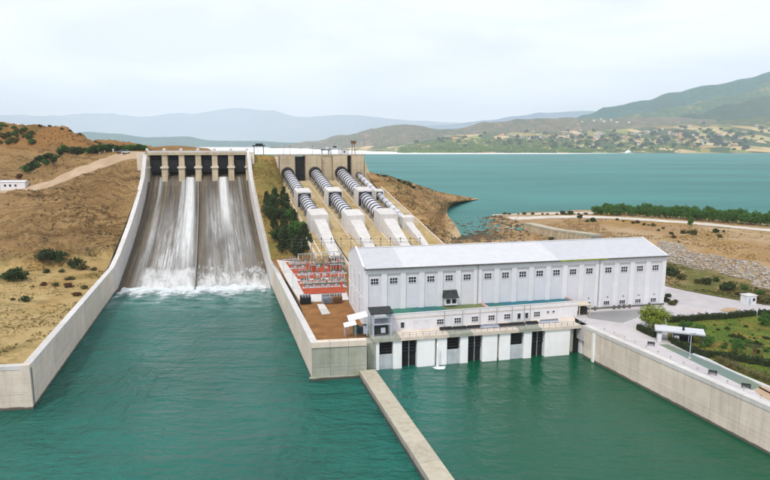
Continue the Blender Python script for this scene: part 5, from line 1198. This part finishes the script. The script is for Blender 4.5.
for i in range(14):                      # bollards along the wall of the yard
    p = PZ(770, 408.5, Z0).lerp(PZ(588, 328.0, Z0), i / 14); q = xy(p) + Vector((1.9, .4)); t = thing('bollard', 'short pale bollard along the river wall promenade', 'bollard', (q.x, q.y, Z0), 0, 'bollards along the river wall')
    MB().tube((0, 0, 0), (0, 0, .8), .14, .12, 8).build('post', 'concrete_pale', t); MB().lathe([(.17, .8), (.17, .9), (.06, 1.0)], 8).build('cap', 'concrete_grey', t)
def fire_box(px, py, lab, m='gutter'):
    q = PZ(px, py, Z0); t = thing('drum', lab, 'drum', q); MB().lathe([(.32, 0), (.34, .05), (.32, .5), (.34, .55), (.32, 1.05), (.05, 1.08)], 12).build('body', m, t)
for px, py in ((595, 310.2), (614, 309), (619, 308.6), (624, 308.2), (629.5, 308), (649, 306.4)): fire_box(px, py, 'dark drum at the foot of the powerhouse wall')
for o in [o for o in COL.objects if o.name.startswith('drum')]: o['group'] = 'drums along the powerhouse wall'

# left bank plants and hut
for i, (x, y, r_, m) in enumerate(((35, 163, 30, 'leaf_dark'), (100, 120, 26, 'leaf_dark'), (125, 124, 22, 'leaf_dark'), (165, 138, 20, 'leaf_dark'), (178, 146, 14, 'leaf_olive'), (55, 216, 13, 'leaf_dark'), (95, 183, 9, 'leaf_rust'), (122, 184, 9, 'leaf_olive'), (150, 186, 11, 'leaf_rust'), (155, 170, 9, 'leaf_olive'), (168, 205, 10, 'leaf_rust'), (185, 190, 9, 'leaf_olive'), (135, 154, 8, 'leaf_olive'), (102, 155, 9, 'leaf_dark'), (28, 216, 6, 'leaf_olive'), (72, 188, 4, 'leaf_olive'), (145, 172, 6, 'leaf_olive'), (205, 150, 8, 'leaf_olive'), (10, 165, 12, 'leaf_dark'))):
    q = hit(x / 2.18, 200 + (y + r_ * .4) / 2.18, left_bank); s = r_ / 2.18 / F * q.y * .9
    bush(m, q, s, s * 1.1, {'leaf_dark': 'dense dark bush on the yellow bench below the hillside', 'leaf_olive': 'sparse olive bush on the yellow bench below the hillside', 'leaf_rust': 'rusty dry bush on the yellow bench below the hillside'}[m], 'bushes on the yellow bench')
rn = random.Random(5)
for i in range(46):
    f = i / 45; px = 26 + 118 * f + rn.uniform(-2, 2); py = 168 - 14 * min(1, f * 3.0) - 4.2 * f + rn.uniform(-3, 3) * (1 - f * .8) + (2 if f < .3 else 0); q = hit(px, py, left_bank)
    if q is None: continue
    s = rn.uniform(1.6, 2.9); m = rn.choice(('leaf_dark', 'leaf_dark', 'leaf_mid')); bush(m, q, s, s * 1.2, ('dark' if m == 'leaf_dark' else 'brighter green') + ' roadside bush in the belt above the dirt road', 'bushes above the dirt road')
for i in range(34):
    px, py = rn.uniform(-4, 34), rn.uniform(126, 144); q = hit(px, py, left_bank)
    if q is None: continue
    s = rn.uniform(1.3, 2.4); m = rn.choice(('leaf_olive', 'leaf_mid', 'leaf_olive')); bush(m, q, s, s * 1.1, ('olive' if m == 'leaf_olive' else 'green') + ' shrub on top of the ochre hill', 'shrubs on the ochre hilltop')
for px, py in ((62, 128.6), (70, 130.5), (80, 134.5), (96, 142), (100, 143.4), (40, 126), (50, 126.4), (104, 145)):
    q = hit(px, py + .8, left_bank)
    if q: s = rn.uniform(.8, 1.5); bush('leaf_olive', q, s, s * 1.2, 'small olive shrub on the bare ridge line of the ochre hill', 'shrubs on the ridge line')
q = hit(15, 188.2, left_bank); t = thing('hut', 'long low white hut beside the dirt road on the hillside', 'hut', q, R(4))
MB().box(-6.0, 6.0, -2, 2, -1.2, 3.2).build('wall', 'white_render', t); MB().hexa([(-6.3, -2.3, 3.2), (6.3, -2.3, 3.2), (6.3, 2.3, 3.2), (-6.3, 2.3, 3.2), (-6.3, -.1, 4.0), (6.3, -.1, 4.0), (6.3, .1, 4.0), (-6.3, .1, 4.0)]).build('roof', 'roof_sheet', t)
for x in (-3.6, -1.2, 1.4): MB().box(x - .5, x + .5, -2.05, -2.003, .9, 2.0).build('window', 'glass', t)
q = hit(7, 188.5, left_bank); bush('leaf_rust', q, 1.7, 2.2, 'rusty bush in front of the white hillside hut', None); q = hit(19.5, 178.5, left_bank); bush('leaf_rust', q, 1.6, 2.6, 'dark rusty bush behind the white hillside hut', None)
# cars on the crest road
def car(label, q, rz, m):
    t = thing('parked_car', label, 'car', q, rz); b = MB()
    b.extrude_x([(-2.1, .45), (2.1, .4), (2.15, .8), (1.2, .95), (-2.1, 1.0)], -.85, .85); body = b.build('body', m, t, bevel=.06)
    MB().hexa([(-.78, -1.9, .96), (.78, -1.9, .96), (.78, 1.1, .96), (-.78, 1.1, .96), (-.66, -1.5, 1.5), (.66, -1.5, 1.5), (.66, .4, 1.5), (-.66, .4, 1.5)]).build('cabin', 'glass', t); MB().box(-.68, .68, -1.5, .42, 1.5, 1.56).build('roof', m, t)
    for x in (-.82, .82):
        for y in (-1.35, 1.35): MB().tube((x - .1, y, .34), (x + .1, y, .34), .34, .34, 12).build('wheel', 'tyre', t)
    for x in (-.6, .6): MB().box(x - .15, x + .15, 2.15, 2.2, .6, .75).build('headlight', 'white_trim', t)
for px, py, lab, m in ((126.5, 153.7, 'white parked car on the dirt crest road by the spillway', 'car_white'), (121, 153.2, 'grey parked car beside the white one on the crest road', 'car_grey')):
    q = hit(px, py, left_bank); q = q + Vector((0, 0, .1)); car(lab, q, R(100), m)
for px, py in ((100, 152.2), (105, 151.2), (113.5, 151)):
    q = hit(px, py + .8, left_bank); t = thing('marker_stone', 'pale marker post beside the crest road', 'post', q, 0, 'marker posts on the crest road'); MB().box(-.3, .3, -.3, .3, -.2, 1.3).build('post', 'concrete_pale', t); MB().box(-.38, .38, -.38, .38, 1.3, 1.5).build('cap', 'white_trim', t)

# ------------------------------------------------------------------ loose rock (uncountable)
def rocks(name, m, pts, smin, smax, seed):
    rnd = random.Random(seed); b = MB()
    base = [(0, 0, 1), (.9, 0, .25), (.28, .85, .3), (-.72, .52, .2), (-.72, -.52, .35), (.28, -.85, .2), (.6, .45, -.5), (-.5, .1, -.6), (.2, -.6, -.5)]
    fs_ = [(0, 1, 2), (0, 2, 3), (0, 3, 4), (0, 4, 5), (0, 5, 1), (1, 6, 2), (2, 6, 7), (2, 7, 3), (3, 7, 4), (4, 7, 8), (4, 8, 5), (5, 8, 1), (1, 8, 6)]
    for q in pts:
        s = rnd.uniform(smin, smax) * (1.6 if rnd.random() < .08 else 1); n = len(b.v); a = rnd.random() * 6.28; ca, sa = math.cos(a), math.sin(a)
        for x, y, z in base:
            x, y, z = x * s * rnd.uniform(.7, 1.3), y * s * rnd.uniform(.7, 1.3), z * s * rnd.uniform(.5, .9); b.v.append((q.x + x * ca - y * sa, q.y + x * sa + y * ca, q.z + z))
        for f in fs_: b.f.append(tuple(n + i for i in f)); b.m.append(0)
    return kind(b.build(name, m), 'stuff')
rn = random.Random(9); P = []
while len(P) < 2600:
    u, v = rn.uniform(3.75, 5.35), rn.uniform(1.05, 2.1)
    if fbm((u * 2.2, v * 1.6, 4), 3) > -.25: P.append(right_bank.at(u, v))
rocks('bank_rubble', 'rock', P, .18, .75, 1)
P = [right_bank.at(rn.uniform(2.0, 3.1), rn.uniform(2.2, 3.6)) for _ in range(700)]; rocks('ramp_rubble', 'brown_rock', P, .2, .9, 2)
P = [right_bank.at(rn.uniform(0, 1.9) ** 1.0, rn.uniform(2.2, 4.9)) for _ in range(1100)]; rocks('shore_rocks', 'wet_rock', P, .2, .9, 3)
P = [bluff.at(rn.uniform(2.2, 4.9), rn.uniform(2.2, 6.0)) for _ in range(900)]; rocks('bluff_rocks', 'brown_rock', P, .15, .7, 4)
P = [left_bank.at(rn.uniform(.1, 3.2), rn.uniform(3.0, 6.0)) for _ in range(1100)]; rocks('slope_stones', 'brown_rock', P, .1, .4, 5)
for px, py, r_ in ((384, 176, 3), (399, 181, 3.5), (404, 183, 4), (409, 185, 4), (413, 187.5, 4), (378, 174.5, 2), (470, 199, 1.6), (421, 188.5, 2)):
    q = hit(px, py + .8, bluff)
    if q: s = r_ / F * q.y * .8; bush('leaf_dark', q, s, s * .9, 'dark low bush along the edge of the brown bluff', 'bushes on the bluff edge')
for i in range(13):
    px = 503 + 90 * i / 12 + rn.uniform(-2, 2); q = hit(px, 214.6, right_bank)
    if q: s = rn.uniform(.7, 1.4); bush('leaf_olive', q, s, s * 1.1, 'tiny shrub along the pale lakeside path', 'shrubs on the lakeside path')
for px, py, r_ in ((563, 213.5, 4), (571, 213.5, 4), (580, 217, 4), (593, 220, 4), (536, 231, 3), (545, 234, 3), (551, 239, 3.5)):
    q = hit(px, py + 1, right_bank)
    if q: s = r_ / F * q.y * .8; bush('leaf_dark', q, s, s * 1.2, 'dark round bush near the concrete shore ramp', 'bushes near the shore ramp')

# tufts of grass and dry scrub (uncountable)
def tufts(name, m, pts, smin, smax, n, seed):
    rnd = random.Random(seed); b = MB()
    for q in pts:
        if q is None: continue
        s = rnd.uniform(smin, smax); leaves(b, q + Vector((0, 0, s * .4)), s, n, s * .55, rnd, .6)
    return kind(b.build(name, m), 'stuff')
rn = random.Random(33)
def scatter(patch, n, u0, u1, v0, v1, thr, sc, seed):
    out = []
    while len(out) < n:
        u, v = rn.uniform(u0, u1), rn.uniform(v0, v1); p = patch.at(u, v)
        if fbm((p.x * sc, p.y * sc, seed), 4) > thr: out.append(p)
    return out
tufts('dry_grass', 'dry_grass', scatter(left_bank, 2000, .05, 2.8, .05, 3.2, .0, .05, 1), .1, .36, 7, 1)
tufts('hillside_scrub', 'scrub_dark', scatter(left_bank, 1100, .05, 3.4, 3.0, 6.0, .0, .06, 2) + scatter(left_bank, 900, .2, 3.4, 7.4, 10.2, -.1, .05, 3), .15, .6, 8, 2)
tufts('bank_grass', 'dry_grass', scatter(right_bank, 2200, 2.6, 5.6, 2.2, 4.2, -.05, .04, 4) + scatter(right_bank, 500, 3.0, 5.6, 4.8, 5.2, -.05, .04, 4), .12, .4, 7, 3)
tufts('weeds', 'leaf_olive', scatter(right_bank, 1300, 3.9, 5.5, .1, 1.0, -.1, .08, 5), .15, .55, 8, 4)
tufts('bluff_scrub', 'scrub_dark', scatter(bluff, 1200, .2, 4.4, 1.5, 6.2, .0, .06, 6), .2, .6, 8, 5)
tufts('embankment_grass', 'dry_grass', scatter(embankment, 1500, .1, 1.9, .3, 3.9, -.2, .1, 7), .12, .4, 7, 6)
LP = [PZ(x, y, Z0 + .12) for x, y in ((rn.uniform(672, 772), rn.uniform(318, 386)) for _ in range(3000)) if y < 341 + (x - 668) * .44 and y > 323 - (x - 667) * .06]
tufts('lawn_grass', 'leaf_olive', LP, .06, .2, 6, 7)

# ------------------------------------------------------------------ village across the lake
def house_mesh(wd, dp, h, rf, wall, roof_m):
    b = MB(); b.box(-wd/2, wd/2, -dp/2, dp/2, -6, h, 0)
    b.extrude_x([(-dp/2 - .8, h + .02), (dp/2 + .8, h + .02), (0, h + rf)], -wd/2 - .6, wd/2 + .6, 1)
    for k in range(int(wd / 4)):
        x = -wd/2 + 2 + k * 4; b.box(x - .6, x + .6, -dp/2 - .06, -dp/2 - .003, h * .45, h * .45 + 1.6, 2)
    return b.mesh('village_house', [wall, roof_m, 'glass'])
HM = [(house_mesh(15, 10, 7, 3.4, 'house_white', 'tile_red'), 'white house with red tiled roof in the village across the lake'), (house_mesh(20, 11, 6, 3.0, 'house_pink', 'tile_brown'), 'pinkish house with brown roof in the village across the lake'),
      (house_mesh(13, 10, 10, 1.0, 'house_white', 'roof_sheet'), 'tall white house with flat pale roof in the village across the lake'), (house_mesh(26, 12, 6, 2.4, 'cream', 'tile_brown'), 'long cream farm building in the village across the lake')]
rn = random.Random(21); nh = 0
spots = [(rn.gauss(565, 36), rn.gauss(137, 2.6)) for _ in range(62)] + [(rn.gauss(680, 36), rn.gauss(135, 5)) for _ in range(46)] + [(rn.uniform(430, 760), rn.uniform(126, 146)) for _ in range(24)]
for px, py in spots:
    if not (425 < px < 780 and 122 < py < 149): continue
    q = hit(px, py, village_land)
    if q is None: continue
    me, lab = HM[rn.choice((0, 0, 1, 2, 3))]; o = put('village_house', me, None, q, rn.uniform(-.6, .6), rn.uniform(1.0, 1.6)); tag(o, lab, 'house', 'houses of the village across the lake'); nh += 1
AP = house_mesh(22, 16, 34, 1.2, 'house_white', 'roof_sheet')
class ObjPatch:
    def __init__(s, o): s.bvh = BVHTree.FromPolygons([v.co for v in o.data.vertices], [tuple(p.vertices) for p in o.data.polygons])
far_p = [ObjPatch(bpy.data.objects[n]) for n in ('scrub_hill', 'green_shoulder')]
for px, py in ((594, 120.4), (601, 119.2), (604, 121.2), (611, 120), (617, 121.8), (582, 121.5), (629, 122)):
    q = hit(px, py + 1.0, *far_p)
    if q: o = put('apartment_block', AP, None, q, rn.uniform(-.5, .5), (rn.uniform(.6, 1.2), rn.uniform(.6, 1.0), rn.uniform(.3, .6))); tag(o, 'white apartment block on the far hillside below the green mountain', 'apartment block', 'apartment blocks on the far hillside')
q = hit(529, 141, village_land); t = thing('mosque', 'village mosque with pink dome and thin minaret across the lake', 'mosque', q, .2)
MB().box(-14, 14, -12, 12, -8, 10).build('wall', 'house_pink', t); MB().lathe([(11, 10), (11, 13), (10, 17), (7, 21), (3, 23.5), (.2, 24.3)], 20).build('dome', 'house_pink', t, smooth=True)
MB().lathe([(2.0, 0), (1.8, 36), (2.8, 37), (2.8, 39), (1.5, 39.2), (1.4, 50), (.1, 62)], 12, -18, 0).build('minaret', 'house_white', t)
q = PD(628, 153.2, 3400); t = thing('dome_tent', 'white dome at the far lakeshore', 'dome', (q.x, q.y, LAKE_Z), 0); MB().lathe([(15, -2), (15, 4), (13, 10), (8, 15), (3.5, 17), (.3, 17.6)], 24).build('shell', 'awning', t, smooth=True); MB().box(-4, 4, -15.5, -12, 0, 6).build('entrance', 'pale_steel', t)
# far trees: single ones among the houses, the shoreline wood as one mass
FT = [crown(s, .9, 1.3, .1, 22, 14, .22).mesh('village_tree', 'leaf_dark') for s in (41, 42, 43)]; nt2 = 0
for i in range(230):
    px, py = (rn.gauss(560, 60), rn.gauss(142, 5)) if i % 2 else (rn.gauss(690, 50), rn.gauss(139, 6))
    if not (410 < px < 785 and 120 < py < 151): continue
    q = hit(px, py, village_land)
    if q is None: continue
    s = rn.uniform(9, 19); o = put('village_tree', rn.choice(FT), None, q, rn.random() * 6, (s * 1.2, s * 1.2, s)); tag(o, 'green tree among the houses of the village across the lake', 'tree', 'village trees across the lake'); nt2 += 1
b = MB(); rnd = random.Random(4); cnt = 0
for i in range(2300):
    px = rnd.uniform(398, 592) if i < 2000 else rnd.uniform(592, 700); v = rnd.uniform(.25, 2.75) if i < 2000 else rnd.uniform(.5, 3)
    uu = 0
    for k in range(len(VPX) - 1):
        if VPX[k] <= px <= VPX[k + 1]: uu = k + (px - VPX[k]) / (VPX[k + 1] - VPX[k])
    q = village_land.at(uu, v); s = rnd.uniform(6, 15); leaves(b, q + Vector((0, 0, s * .55)), s, 22, s * .36, rnd, .7)
kind(b.build('far_wood', 'leaf_wood'), 'stuff')
print('COUNTS', nrow, nh, nt2)

# ------------------------------------------------------------------ the air
b = MB(); b.box(-24000, 24000, -300, 23500, -10, 1480); hz = kind(b.build('haze', 'rock'), 'stuff'); hz.data.materials.clear()
m = bpy.data.materials.new('haze'); m.use_nodes = True; nt = m.node_tree; nt.nodes.clear(); vo = nt.nodes.new('ShaderNodeVolumePrincipled'); vo.inputs['Color'].default_value = (0.86, 0.945, 1.0, 1); vo.inputs['Density'].default_value = 7.2e-5; vo.inputs['Anisotropy'].default_value = 0.0
oo = nt.nodes.new('ShaderNodeOutputMaterial'); nt.links.new(vo.outputs[0], oo.inputs['Volume']); hz.data.materials.append(m)
